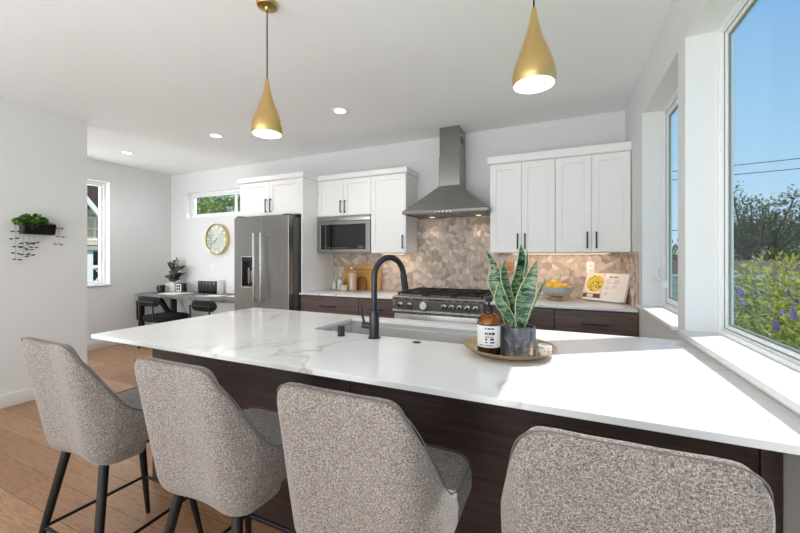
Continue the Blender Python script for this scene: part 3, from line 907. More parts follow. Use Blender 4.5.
c = MB().grid_solid([IX0, SX0, SX1, RX - .001], [IY0, SY0, SY1, IY1], lambda u, w: not (SX0 < u < SX1 and SY0 < w < SY1), .893, .915, 'Z').build('countertop', M['quartz'], smooth=0, bevel=.002)
tag(c, 'long white veined quartz island countertop with overhang for stools', 'countertop')
# sink
t = thing('sink', 'stainless undermount kitchen sink cut into the island counter', 'sink', ((SX0 + SX1) / 2, (SY0 + SY1) / 2, .665))
a0, a1, b0, b1 = SX0 - .008, SX1 + .008, SY0 - .008, SY1 + .008
m = MB(); zt, zb, th = .8922, .67, .004
inner = lambda ins, z: [V(a0 + ins, b0 + ins, z), V(a1 - ins, b0 + ins, z), V(a1 - ins, b1 - ins, z), V(a0 + ins, b1 - ins, z)]
m.loft([inner(-.02, zt), inner(0, zt), inner(.0, .868), inner(.014, .866), inner(.016, zb + .01), inner(.03, zb), ], False, True)
m.loft([inner(-.02, zt), inner(-.02, zt - .004), inner(-.006, zt - .004), inner(-.006, zb - .005)], False, True)
m.build('basin', M['sink'], t, smooth=20)
MB().lathe([(.045, .6705), (.045, .673), (.02, .674)], ((SX0 + SX1) / 2, 1.95, 0), 24).build('drain', M['chrome'], t)
# faucet
fx, fy = -.872, 1.622
t = thing('faucet', 'tall gunmetal gooseneck faucet behind the sink', 'faucet', (fx, fy, .9155))
MB().lathe([(.032, .9155), (.032, .921), (.0255, .923), (.0255, 1.035), (.0225, 1.042), (.0225, 1.052)], (fx, fy, 0), 28).build('base', M['gun'], t)
dv = V(.085, .215, 0).normalized()
P = [V(fx, fy, 1.05), V(fx, fy, 1.22)]
Rr = .106
for k in range(1, 17):
    a = math.pi * k / 16 * 0.97
    P.append(V(fx, fy, 1.222) + dv * (Rr - Rr * math.cos(a)) + V(0, 0, Rr * math.sin(a)))
MB().tube(P, .0155, 16).build('neck', M['gun'], t)
e0 = P[-1]; dn = (P[-1] - P[-2]).normalized()
m = MB(); m.tube([e0 - dn * .005, e0, e0 + dn * .005, e0 + dn * .085, e0 + dn * .088], [.0158, .0185, .0185, .0195, .015], 18); m.build('spray_head', M['gun'], t)
m = MB(); m.tube([(fx - .015, fy - .004, .975), (fx - .062, fy - .012, .980)], [.017, .017], 14); m.tube(catmull([(fx - .050, fy - .010, .985), (fx - .060, fy - .012, 1.02), (fx - .072, fy - .014, 1.085)]), [.006] * 13, 10)
m.build('lever', M['gun'], t)
t = thing('soap_button', 'short round gunmetal counter button left of the faucet', 'button', (-1.055, 1.596, .9155))
MB().lathe([(.021, .9155), (.021, .919), (.0185, .920), (.0185, .945)], (-1.055, 1.596, 0), 24).build('base', M['gun'], t)
MB().lathe([(.0195, .9455), (.0195, .963), (.017, .966)], (-1.055, 1.596, 0), 24).build('cap', M['gun'], t)
m = MB(); m.lathe([(.021, .9155), (.020, .918), (.012, .9185)], (-.637, 1.620, 0), 24)
tag(m.build('hole_cover', M['gun']), 'flat dark disc set in the counter right of the faucet', 'disc')

# ------------------------------------------------------------------ stools
def make_stool():
    t = thing('bar_stool', '', 'stool', (0, 0, 0), 'grey stools along the island')
    # plan line of the shell: half outline from back centre to the front end of the wing, (x, y)
    half = [(0.0, -.226), (.06, -.232), (.118, -.241), (.162, -.243), (.195, -.228), (.212, -.196), (.220, -.150), (.225, -.105), (.227, -.065), (.227, -.03)]
    rimz = [.986, .989, .995, .990, .955, .890, .800, .733, .702, .688]
    HP = catmull([(x, y, z) for (x, y), z in zip(half, rimz)], 4)
    full = [V(-p.x, p.y, p.z) for p in HP[:0:-1]] + HP
    n = len(full)
    rows = []
    NT_ = 12
    for j in range(NT_ + 1):
        tt = j / NT_
        ring = []
        for p in full:
            zt_ = p.z + .022; zb_ = .512
            z = zb_ + (zt_ - zb_) * tt ** 1.1
            k = max(0, (z - zb_) / .50)              # 0 at the bottom, 1 at the top edge
            r_ = max(0, 1 - (z - zb_) / .065) ** 2.2
            wing = min(1, max(0, (p.y + .235) / .09))
            mid_ = math.sin(min(1, k / .9) * math.pi)
            x = p.x * (.89 + .07 * k + .10 * wing * mid_) * (1 - .20 * r_)
            y = p.y * (1 - .22 * r_) + (-.024 + .088 * (1 - k)) * (1 - .75 * wing)
            ring.append(V(x, y, z))
        rows.append(ring)
    under = [V(p.x * .5, p.y * .5 + .0, .520) for p in rows[0]]
    m = MB(); m.loft([under] + rows, closed=False)
    # make sure faces point outwards for the solidify step
    sh = m.build('backrest', M['tweed'], t, smooth=80, recalc=False, solidify=.034, subsurf=2)
    me = sh.data
    pm = min(me.polygons, key=lambda q: (q.center - V(0, -.25, .88)).length)
    if pm.normal.y > 0: me.flip_normals()
    top = [p + V(0, 0, .0005) + V(-p.x, -p.y, 0).normalized() * .006 for p in rows[-1]]
    MB().tube(top, .0020, 6).build('piping', M['piping'], sh, label='dark seam round the backrest edge')
    m = MB(); m.rbox(-.222, .222, -.17, .250, .572, .672, .085, 'Z', .03, 8)
    st = m.build('seat', M['tweed'], t, smooth=60)
    pp = []
    for cx_, cy_, s_ in ((.137, .165, 0), (-.137, .165, 90), (-.137, -.085, 180), (.137, -.085, 270)):
        for k in range(9):
            a = R(s_ + 90 * k / 8); pp.append(V(cx_ + .078 * math.cos(a), cy_ + .078 * math.sin(a), .6675))
    pp.append(pp[0].copy())
    MB().tube(pp, .0022, 6, caps=False).build('piping', M['piping'], st, label='dark seam round the seat cushion')
    MB().rbox(-.165, .165, -.16, .17, .545, .5745, .05, 'Z', .006).build('seat_base', M['blackmatte'], t)
    feet = {}
    for sx in (-1, 1):
        for sy in (-1, 1):
            top_ = V(sx * .130, -.125 if sy < 0 else .150, .552); ft = V(sx * (.232 if sy < 0 else .205), -.215 if sy < 0 else .235, 0)
            feet[(sx, sy)] = (top_, ft)
            MB().tube([top_, top_.lerp(ft, .5), ft], [.017, .0155, .010], 14).build('leg', M['black'], t)
    at = lambda k, z: feet[k][1].lerp(feet[k][0], z / .552)
    m = MB()
    for a, b in (((-1, -1), (-1, 1)), ((1, -1), (1, 1)), ((-1, 1), (1, 1)), ((-1, -1), (1, -1))):
        z = .215
        m.tube([at(a, z), at(b, z)], .007, 10)
    m.build('footrest', M['black'], t)
    return t
st = make_stool()
SP = [(-1.755, .93, 0, 'grey tweed bar stool at the left end of the island'),
      (-1.060, .945, 0, 'grey tweed bar stool second from the left end of the island'),
      (-.478, .95, 0, 'grey tweed bar stool third from the left, in front of the panel seam'),
      (.105, .955, 0, 'grey tweed bar stool nearest the big window')]
st.location = SP[0][:3]; st.location.z = 0; st['label'] = SP[0][3]
for s in SP[1:]: dup(st, (s[0], s[1], 0), s[2], s[3])

# ------------------------------------------------------------------ pendants and recessed lights
def make_pendant(x, y, label):
    t = thing('pendant_light', label, 'pendant light', (x, y, 1.985), 'gold pendants over the island')
    MB().lathe([(.055, 2.7398), (.058, 2.730), (.052, 2.718), (.014, 2.712), (.008, 2.70)], (x, y, 0), 32).build('canopy', M['brass'], t)
    MB().tube([(x, y, 2.702), (x, y, 2.315)], .0035, 8).build('cord', M['blackmatte'], t)
    MB().lathe([(.0085, 2.300), (.0085, 2.316), (.005, 2.319)], (x, y, 0), 18).build('cord_grip', M['brass'], t)
    prof = [(.0785, 2.012), (.0822, 2.032), (.0815, 2.055), (.0755, 2.085), (.0635, 2.120), (.049, 2.158), (.035, 2.195), (.0235, 2.235), (.0155, 2.272), (.0105, 2.302)]
    pf = [(p.x, p.z) for p in catmull([(r, 0, z) for r, z in prof], 4)]
    m = MB(); m.lathe(pf, (x, y, 0), 40, cap0=False, cap1=True)
    m.lathe([(pf[0][0], pf[0][1]), (pf[0][0] - .002, pf[0][1])], (x, y, 0), 40, cap0=False, cap1=False)
    sh = m.build('shade', M['brass'], t, smooth=60)
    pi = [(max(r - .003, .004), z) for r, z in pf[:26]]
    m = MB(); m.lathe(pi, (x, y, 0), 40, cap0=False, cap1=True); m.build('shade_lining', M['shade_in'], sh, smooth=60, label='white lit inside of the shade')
    m = MB(); m.sphere((x, y, 2.070), .030, 20, 14); m.cyl((x, y, 2.09), (x, y, 2.15), .014); m.build('bulb', M['bulb'], t)
    light('pendant_glow', 'POINT', (0, 0, .030), 1.6, (1.0, .88, .7), (0, 0, 0), t, shadow_soft_size=.03)
    return t
make_pendant(-1.486, 1.512, 'gold teardrop pendant light over the left half of the island')
make_pendant(-.096, 1.512, 'gold teardrop pendant light over the right half of the island')
for x, y, lb in ((-1.935, 2.907, 'round recessed ceiling light in front of the range hood'), (-3.645, 2.915, 'round recessed ceiling light in front of the refrigerator'), (-5.333, 2.90, 'round recessed ceiling light over the desk nook')):
    t = thing('recessed_light', lb, 'ceiling light', (x, y, CZ - .006), 'recessed ceiling lights')
    m = MB(); m.lathe([(.056, CZ - .0062), (.075, CZ - .0062), (.078, CZ - .0003), (.056, CZ - .0003), (.056, CZ - .0062)], (x, y, 0), 36, cap0=False, cap1=False); m.build('ring', M['plastic'], t)
    MB().lathe([(.0555, CZ - .005), (.0555, CZ - .0005)], (x, y, 0), 36).build('lens', M['lens'], t, label='lit round lens')
    light('downlight', 'SPOT', (0, 0, -.004), 30, (1.0, .975, .94), (0, 0, 0), t, spot_size=R(150), spot_blend=.8, shadow_soft_size=.05)

# ------------------------------------------------------------------ tray and what stands on it
tx, ty, tz = -.203, 1.605, .9155
m = MB(); m.lathe([(.10, tz), (.125, tz + .003), (.165, tz + .020), (.192, tz + .037), (.194, tz + .0365), (.167, tz + .0165), (.126, tz - .0001 + .0055), (.02, tz + .0055)], (tx, ty, 0), 48, cap0=True, cap1=True)
tag(m.build('tray', M['brassdark'], smooth=50), 'round antique brass tray on the island counter', 'tray')
ZT = tz + .0058
bx, by = -.275, 1.530
t = thing('pump_bottle', 'amber glass pump bottle with white label on the brass tray', 'bottle', (bx, by, ZT))
MB().lathe([(.044, ZT), (.048, ZT + .006), (.048, ZT + .130), (.044, ZT + .150), (.030, ZT + .168), (.018, ZT + .174), (.016, ZT + .186)], (bx, by, 0), 36).build('glass_body', M['amber'], t)
MB().lathe([(.0185, ZT + .180), (.0185, ZT + .199), (.014, ZT + .204), (.006, ZT + .206), (.0055, ZT + .222)], (bx, by, 0), 24).build('collar', M['blackmatte'], t)
pv = V(.70, -.71, 0)
m = MB(); m.lathe([(.014, ZT + .222), (.015, ZT + .234), (.010, ZT + .238)], (bx, by, 0), 20); m.tube([V(bx, by, ZT + .230), V(bx, by, ZT + .231) + V(.0, .04, 0), V(bx, by, ZT + .224) + V(.0, .052, 0)], [.007, .006, .005], 10); m.build('pump', M['blackmatte'], t)
def arc_strip(m, cx, cy, r, a0, a1, z0, z1, n=14, th=.0006):
    rings = []
    for k in range(n + 1):
        a = R(a0 + (a1 - a0) * k / n); c_, s_ = math.cos(a), math.sin(a)
        rings.append([V(cx + r * c_, cy + r * s_, z0), V(cx + (r + th) * c_, cy + (r + th) * s_, z0), V(cx + (r + th) * c_, cy + (r + th) * s_, z1), V(cx + r * c_, cy + r * s_, z1)])
    m.loft(rings, True, True)
MB().lathe([(.041, ZT + .004), (.0445, ZT + .008), (.0445, ZT + .118), (.02, ZT + .119)], (bx, by, 0), 28).build('liquid', M['brew'], t)
m = MB(); arc_strip(m, bx, by, .0481, -155, -10, ZT + .038, ZT + .126)
lb = m.build('label', M['label'], t, label='white paper label')
m = MB()
for row, (zz, hh, ws) in enumerate([(.112, .006, [(-100, -94), (-91, -88), (-85, -72), (-69, -55)]), (.090, .010, [(-98, -91), (-88, -84), (-80, -70), (-67, -52)]), (.080, .003, [(-98, -75), (-72, -58)]), (.068, .008, [(-97, -88), (-74, -56)]), (.056, .006, [(-97, -88), (-74, -54)]), (.045, .003, [(-130, -104), (-98, -60)])]):
    for a, b in ws: arc_strip(m, bx, by, .0488, a, b, ZT + zz, ZT + zz + hh, 4, .0003)
m.build('label_print', M['ink'], lb, smooth=0, label='dark lines of print')
# snake plant
px_, py_ = -.163, 1.585
t = thing('snake_plant', 'snake plant with upright mottled leaves in dark marble pot on the tray', 'plant', (px_, py_, ZT))
pr = .071; ph = .118
m = MB(); m.lathe([(pr - .004, ZT), (pr, ZT + .004), (pr, ZT + ph), (pr - .003, ZT + ph + .002), (pr - .009, ZT + ph), (pr - .009, ZT + ph - .014)], (px_, py_, 0), 40, cap1=False)
po = m.build('pot', M['marble'], t)
m = MB(); m.lathe([(pr - .0095, ZT + ph - .03), (pr - .0095, ZT + ph - .012), (.03, ZT + ph - .007)], (px_, py_, 0), 30); m.build('pebbles', M['soil'], t)
rt = V(.9126, .409, 0); bk = V(-.409, .9126, 0)
def blade(base, ctrl, width, twist0=0, twist1=0):
    """leaf along a curve; ctrl: list of (right, away, up) offsets from the pot centre"""
    pts = catmull([V(px_, py_, ZT + ph - .012) + rt * a + bk * b + V(0, 0, c) for a, b, c in ctrl], 6)
    n = len(pts); rings = []
    for i, p in enumerate(pts):
        u = i / (n - 1)
        w = 1.14 * width * (.55 + .45 * min(1, u / .45)) if u < .45 else 1.14 * width * max(.02, (1 - ((u - .45) / .55) ** 1.9))
        a = R(twist0 + (twist1 - twist0) * u)
        side = rt * math.cos(a) + bk * math.sin(a)
        nr = -rt * math.sin(a) + bk * math.cos(a)
        row = []
        for q in (-1, -.93, -.45, 0, .45, .93, 1): row.append(p + side * (q * w / 2) - nr * ((1 - q * q) * w * -.16))
        rings.append(row)
    m = MB()
    cnt = 7
    vs = [p for r_ in rings for p in r_]
    for i in range(n - 1):
        for j in range(cnt - 1):
            m.mi = 1 if j in (0, cnt - 2) else 0
            m._add([rings[i][j], rings[i][j + 1], rings[i + 1][j + 1], rings[i + 1][j]], [[0, 1, 2, 3]])
    o = m.build('leaf', [M['snake'], M['snakeedge']], t, smooth=60, recalc=False, solidify=.003)
    bm = bmesh.new(); bm.from_mesh(o.data); bmesh.ops.remove_doubles(bm, verts=list(bm.verts), dist=1e-5); bm.to_mesh(o.data); bm.free()
    for p in o.data.polygons: p.use_smooth = True
blade(0, [(-.035, .0, 0), (-.062, -.01, .10), (-.098, .0, .19), (-.100, .0, .26), (-.136, .0, .335)], .050, 20, -55)
blade(0, [(-.02, -.02, 0), (-.05, -.03, .06), (-.090, -.03, .125), (-.088, -.02, .19)], .040, -50, 40)
blade(0, [(-.012, .03, 0), (-.03, .03, .10), (-.048, .03, .20), (-.050, .03, .292)], .052, 5, 25)
blade(0, [(.004, .035, 0), (.006, .04, .13), (.030, .04, .25), (.026, .04, .36)], .060, -35, 30)
blade(0, [(.030, .03, 0), (.045, .035, .12), (.050, .04, .24), (.055, .04, .335)], .050, 35, 60)
blade(0, [(.0, -.022, 0), (.012, -.03, .09), (.034, -.03, .18), (.068, -.025, .285)], .068, 20, -30)
blade(0, [(.03, .0, 0), (.05, -.005, .07), (.085, .0, .14), (.118, .0, .215)], .034, 60, 40)
t = thing('candle_jar', 'small white speckled jar beside the marble pot on the tray', 'jar', (-.060, 1.600, ZT))
MB().lathe([(.026, ZT), (.028, ZT + .004), (.028, ZT + .042), (.025, ZT + .045), (.023, ZT + .036)], (-.060, 1.600, 0), 28).build('body', M['terrazzo'], t)
m = MB(); rr_ = random.Random(3)
for k in range(26):
    a = rr_.uniform(0, 6.28); z = ZT + rr_.uniform(.006, .040)
    m.sphere((-.060 + .028 * math.cos(a), 1.600 + .028 * math.sin(a), z), .0022, 8, 6)
m.build('speckles', M['ink'], t)
MB().lathe([(.022, ZT + .030), (.022, ZT + .036)], (-.060, 1.600, 0), 20).build('wax', M['ceramic'], t)

# ------------------------------------------------------------------ things on the back countertops
ZC = .9153
t = thing('fruit_bowl', 'grey stone footed bowl holding lemons on the right countertop', 'bowl', (-.037, 3.80, ZC))
MB().lathe([(.074, ZC), (.076, ZC + .008), (.066, ZC + .030), (.062, ZC + .040)], (-.037, 3.80, 0), 40).build('foot', M['brassdark'], t, label='brass coloured foot ring')
MB().lathe([(.062, ZC + .0405), (.110, ZC + .050), (.142, ZC + .080), (.150, ZC + .128), (.147, ZC + .131), (.138, ZC + .126), (.126, ZC + .086), (.09, ZC + .066), (.02, ZC + .062)], (-.037, 3.80, 0), 48).build('bowl_body', M['greystone'], t)
for i, (dx, dy, dz, a, lb) in enumerate([(-.060, -.020, .105, 20, 'lemon at the left side of the grey bowl'), (.010, -.055, .104, 160, 'lemon at the front of the grey bowl'), (.075, -.008, .106, 70, 'lemon at the right side of the grey bowl'), (.000, .058, .106, 110, 'lemon at the back of the grey bowl'), (-.018, .002, .136, 40, 'topmost lemon in the grey bowl')]):
    c_ = V(-.037 + dx, 3.80 + dy, ZC + dz + .022)
    t = thing('lemon', lb, 'lemon', tuple(c_ - V(0, 0, .032)), 'lemons in the grey bowl')
    rm = Matrix.Rotation(R(a), 3, 'Z')
    MB().sphere(c_, .033, 20, 14, (1.28, 1, 1), rm).build('peel', M['lemon'], t)
    m = MB(); m.sphere(c_ + rm @ V(.042, 0, 0), .007, 10, 8); m.sphere(c_ + rm @ V(-.042, 0, 0), .006, 10, 8); m.build('tips', M['lemonend'], t)
# cookbook on an easel
b0_ = V(.185, 3.905, ZC + .018); b1_ = V(.505, 3.665, ZC + .018)
ux = (b1_ - b0_).normalized(); nf = V(ux.y, -ux.x, 0)
if nf.y > 0: nf = -nf
upv = (V(0, 0, 1) * math.cos(R(22)) - nf * math.sin(R(22))).normalized()
nn = ux.cross(upv); nn = nn if nn.dot(nf) > 0 else -nn
Wb = (b1_ - b0_).length; Hb = .262
def slab(m, o, u0, u1, w0, w1, d0, d1):
    q = lambda u, w, d: o + ux * u + upv * w + nn * d
    m.loft([[q(u0, w0, d0), q(u1, w0, d0), q(u1, w1, d0), q(u0, w1, d0)], [q(u0, w0, d1), q(u1, w0, d1), q(u1, w1, d1), q(u0, w1, d1)]], True, True)
t = thing('cookbook_stand', 'white easel stand holding the open cookbook', 'stand', tuple((b0_ + b1_) / 2 - V(0, 0, .018)))
m = MB(); slab(m, b0_, .03, Wb - .03, 0, .20, -.026, -.019); m.build('back_plate', M['plastic'], t, smooth=0)
m = MB(); slab(m, b0_, .03, Wb - .03, -.010, -.001, -.026, .018); slab(m, b0_, .03, Wb - .03, -.001, .008, .0125, .018); m.build('ledge', M['plastic'], t, smooth=0)
m = MB(); q0 = b0_ + ux * Wb * .5 + upv * .14 - nn * .027; q1 = V(*(q0 - nf * .05)[:2], ZC + .007); m.tube([q0, q1], .005, 8)
m.tube([b0_ + ux * .05 - upv * .010 - nn * .02, V(*(b0_ + ux * .05 - nn * .02)[:2], ZC + .006)], .005, 8); m.tube([b0_ + ux * (Wb - .05) - upv * .010 - nn * .02, V(*(b0_ + ux * (Wb - .05) - nn * .02)[:2], ZC + .006)], .005, 8)
m.build('strut', M['plastic'], t)
t = thing('cookbook', 'open cookbook with a pasta photo page leaning on its stand', 'book', tuple((b0_ + b1_) / 2))
m = MB(); slab(m, b0_, -.006, Wb + .006, 0, Hb + .006, -.018, -.015); m.build('cover', M['page'], t, smooth=0)
mid = Wb * .47
m = MB(); slab(m, b0_, 0, mid - .001, .002, Hb, -.0148, 0); pl_ = m.build('photo_page', M['photopink'], t, smooth=0, label='left page with a plate of yellow pasta')
m = MB(); slab(m, b0_, mid + .001, Wb, .002, Hb, -.0148, 0); pr_ = m.build('text_page', M['page'], t, smooth=0, label='right page with a printed recipe')
def disc(m, u, w, r, d0, d1, n=24, clipu=None):
    q = lambda u_, w_, d: b0_ + ux * min(u_, clipu or 9) + upv * w_ + nn * d
    m.loft([[q(u + r * math.cos(2 * math.pi * k / n), w + r * math.sin(2 * math.pi * k / n), d) for k in range(n)] for d in (d0, d1)], True, True)
m = MB(); disc(m, mid * .55, Hb * .58, .095, .0002, .0006, 28, mid - .003); m.build('plate_picture', M['plate'], pl_, smooth=0)
m = MB(); disc(m, mid * .55, Hb * .60, .086, .0007, .0010, 28, mid - .003); m.build('pasta_picture', M['pasta'], pl_, smooth=0)
m = MB(); rr_ = random.Random(4)
for k in range(34):
    a = rr_.uniform(0, 6.28); r_ = .072 * math.sqrt(rr_.random())
    disc(m, mid * .55 + r_ * math.cos(a), Hb * .60 + r_ * math.sin(a), rr_.uniform(.004, .009), .0011, .0013, 7, mid - .003)
m.build('herb_picture', M['herb'], pl_, smooth=0)
m = MB(); slab(m, b0_, .008, mid - .01, .012, .055, .0002, .0006); m.build('table_picture', M['photobrown'], pl_, smooth=0)
m = MB(); slab(m, b0_, .05, .11, .018, .05, .0008, .0010); m.build('napkin_picture', M['photopink'], pl_, smooth=0)
m = MB()
for k, (w0, w1) in enumerate([(.04, .075), (.085, .12)]): slab(m, b0_, mid + w0, mid + w1, Hb - .042, Hb - .028, .0002, .0005)
m.build('heading_print', M['inkgrey'], pr_, smooth=0)
m = MB(); rr_ = random.Random(9)
for c0, c1 in ((.020, .070), (.085, .150)):
    for k in range(13 if c0 < .05 else 7):
        w = Hb - .062 - k * .0125
        if k in (4, 9): continue
        slab(m, b0_, mid + c0, mid + c0 + (c1 - c0) * rr_.uniform(.55, 1), w, w + .003, .0002, .0004)
m.build('recipe_print', M['inkgrey'], pr_, smooth=0)
# jars and boards at the left
def jar(label, x, y, r, h, fill, cat='jar', lidmat='steel', cork=False):
    t = thing('storage_jar', label, cat, (x, y, ZC), 'jars by the cutting board')
    MB().lathe([(r * .92, ZC), (r, ZC + .005), (r, ZC + h * .88), (r * .86, ZC + h * .94)], (x, y, 0), 28).build('glass_body', M['jarglass'], t)
    MB().lathe([(r * .86, ZC + .006), (r * .90, ZC + .009), (r * .90, ZC + h * .78)], (x, y, 0), 24).build('contents', fill, t)
    MB().lathe([(r * .90, ZC + h * .94), (r * .95, ZC + h * .95), (r * .95, ZC + h * 1.0), (r * .8, ZC + h * 1.005)], (x, y, 0), 24).build('lid', M[lidmat], t)
jar('tall glass jar of pink brown grain before the bamboo board', -2.347, 3.80, .058, .285, M['grain'], lidmat='steel')
jar('short glass jar of pale grain in front of the tall jar', -2.420, 3.72, .047, .090, M['sugar'])
jar('small clear glass jar behind the short jar', -2.545, 3.83, .042, .165, M['sugar'], lidmat='jarglass')
jar('slim clear glass jar at the left end of the jars', -2.640, 3.84, .033, .115, M['sugar'], lidmat='plastic')
def lean_board(name, label, mat, x0, x1, h, y0, tilt, th, hole=None, rad=.012):
    t = thing(name, label, 'cutting board', ((x0 + x1) / 2, y0, ZC))
    m = MB(); m.rbox(x0, x1, y0 - th, y0, ZC, ZC + h, rad, 'Y', .003)
    mt = Matrix.Translation((0, y0, ZC)) @ Matrix.Rotation(R(-tilt), 4, 'X') @ Matrix.Translation((0, -y0, -ZC))
    m.v = [mt @ p for p in m.v]
    zmin = min(p.z for p in m.v); m.v = [p - V(0, 0, zmin - ZC) for p in m.v]
    m.build('board', mat, t)
    return t, mt, zmin
t, mt, zm = lean_board('cutting_board', 'bamboo cutting board leaning on the tile behind the jars', M['board'], -2.585, -2.045, .315, 3.965, 7, .020)
m = MB(); m.box(-2.58, -2.05, 3.9425, 3.9455, ZC + .255, ZC + .262); m.v = [mt @ p - V(0, 0, zm - ZC) for p in m.v]; m.build('groove', M['boarddark'], t, smooth=0)
t = thing('round_board', 'dark round edged serving board leaning on the bamboo board', 'board', (-2.27, 3.895, ZC))
m = MB()
prof = [(.0, .0), (.075, .0)] + [(.075 * math.cos(R(a)) , .085 + .085 * math.sin(R(a))) for a in range(0, 181, 15)] + [(-.075, .0)]
pts = [V(-2.285 + u, 3.880 + w * .18, ZC + w) for u, w in prof]
m.extrude(pts, (0, .014, 0)); m.build('board', M['boarddark'], t, smooth=30)
# utensils in a crock
ux_, uy_ = -.520, 3.86
t = thing('utensil_crock', 'white utensil crock on the counter behind the snake plant', 'crock', (ux_, uy_, ZC))
MB().lathe([(.050, ZC), (.054, ZC + .006), (.054, ZC + .135), (.051, ZC + .138), (.048, ZC + .132), (.047, ZC + .01)], (ux_, uy_, 0), 32).build('crock_body', M['ceramic'], t)
for lb, dx, dy, tx_, ty_, L, mt_, nm in (('wooden spoon with round head leaning left in the crock', -.012, 0, -.05, .03, .30, 'spoonwood', 'wooden_spoon'), ('slotted wooden spatula leaning right in the crock', .016, .01, .035, .05, .32, 'spoonwood', 'wooden_spatula'), ('copper ring handled ladle leaning far left in the crock', -.02, -.01, -.12, -.02, .28, 'copper', 'ladle')):
    bs = V(ux_ + dx, uy_ + dy, ZC + .012); tp = V(ux_ + tx_, uy_ + ty_, ZC + L)
    t = thing(nm, lb, 'utensil', tuple(bs), 'utensils in the crock')
    d = (tp - bs).normalized()
    MB().tube([bs, bs + (tp - bs) * .8], [.006, .007], 10).build('shaft', M[mt_], t)
    m = MB()
    if nm == 'wooden_spoon': m.sphere(tp, .03, 18, 12, (.85, .28, 1.25))
    elif nm == 'wooden_spatula': m.rbox(tp.x - .026, tp.x + .026, tp.y - .004, tp.y + .004, tp.z - .05, tp.z + .045, .012, 'Y', .002)
    else:
        ring = [tp + V(.022 * math.cos(a), 0, .022 * math.sin(a)) for a in [2 * math.pi * k / 20 for k in range(21)]]
        m.tube(ring, .004, 8, caps=False); m.tube([bs + (tp - bs) * .79, tp - d * .022], .005, 8)
    m.build('head', M[mt_], t)
# outlets and switch
def plate(name, label, x, z, y, kind, group=None):
    t = thing(name, label, name.replace('_', ' '), (x, y, z - .058), group)
    MB().rbox(x - .036, x + .036, y - .005, y, z - .058, z + .058, .005, 'Y', .0015).build('cover', M['plastic'], t)
    m = MB()
    if kind == 'outlet':
        for dz in (-.022, .022):
            for dx in (-.007, .007): m.box(x + dx - .0015, x + dx + .0015, y - .0058, y - .0048, z + dz - .006, z + dz + .006)
            m.box(x - .003, x + .003, y - .0058, y - .0048, z + dz - .014, z + dz - .010)
        m.build('slots', M['ink'], t, smooth=0)
    else:
        m.box(x - .016, x + .016, y - .008, y - .0048, z - .032, z + .032, .001); m.build('rocker', M['trim'], t)
plate('wall_outlet', 'white wall outlet above the cookbook', .272, 1.225, BY - .012, 'outlet', 'backsplash outlets')
plate('wall_outlet', 'white wall outlet on the tile behind the snake plant', -.415, 1.225, BY - .012, 'outlet', 'backsplash outlets')
plate('light_switch', 'white rocker switch on the wall under the clock', -5.12, 1.17, BY - .0005, 'switch')

# ------------------------------------------------------------------ wall clock
kx, kz, kr = -4.965, 1.612, .245
t = thing('wall_clock', 'round gold rimmed wall clock above the desk', 'clock', (kx, BY, kz - kr))
RYc = Matrix.Rotation(R(90), 4, 'X')
MB().lathe([(kr - .01, .0005), (kr, .004), (kr, .060), (kr - .006, .066), (kr - .014, .060), (kr - .014, .02)], (kx, BY, kz), 56, RYc, cap0=True, cap1=False).build('rim', M['brass'], t)
MB().lathe([(kr - .0145, .030), (kr - .0145, .042)], (kx, BY, kz), 56, RYc).build('face', M['clockface'], t)
for k in range(12):
    a = R(30 * k); m = MB(); c0 = V(kx + (kr - .05) * math.sin(a), BY - .0432, kz + (kr - .05) * math.cos(a))
    m.box(-.010, .010, -.001, .001, -.022, .022, mat=Matrix.Translation(c0) @ Matrix.Rotation(a, 4, 'Y')); m.build('hour_mark', M['dial'], t, smooth=0)
for nm, ang, L, w in (('hour_hand', 232, .10, .012), ('minute_hand', 236, .165, .009)):
    a = R(ang); m = MB(); m.box(-w / 2, w / 2, -.0012, .0012, -.03, L, mat=Matrix.Translation((kx, BY - (.047 if nm == 'hour_hand' else .051), kz)) @ Matrix.Rotation(a, 4, 'Y')); m.build(nm, M['blackmatte'], t, smooth=0)
MB().lathe([(.010, .042), (.010, .054)], (kx, BY, kz), 16, RYc).build('hub', M['brass'], t)
MB().lathe([(kr - .0142, .0585), (kr - .0142, .060)], (kx, BY, kz), 56, RYc).build('glass_cover', M['glass'], t)

# ------------------------------------------------------------------ desk nook
DZ = .762
t = thing('desk', 'grey slab desk along the back wall with black angled legs', 'desk', (-4.94, 3.73, 0))
MB().box(-6.08, -3.803, 3.42, BY - .016, DZ - .045, DZ, .004).build('top', M['desk'], t)
for x, s in ((-5.57, 1), (-4.05, -1)):
    m = MB(); m.box(x - .03, x + .03, 3.66, 3.73, .0, DZ - .0455)
    m.build('leg', M['black'], t, smooth=0)
    m = MB(); mt_ = [V(x - s * .02, 3.67, .30), V(x - s * .02, 3.72, .30), V(x - s * .40, 3.72, DZ - .046), V(x - s * .40, 3.67, DZ - .046)]
    m.extrude([V(x - s * .03, 3.67, .40), V(x - s * .03, 3.67, .32), V(x - s * .46, 3.67, DZ - .046), V(x - s * .36, 3.67, DZ - .046)], (0, .05, 0)); m.build('brace', M['black'], t, smooth=0)
for x in (-6.02,):
    m = MB(); m.box(x - .03, x + .03, 3.45, 3.51, 0, DZ - .0455); m.build('leg', M['black'], t, smooth=0)
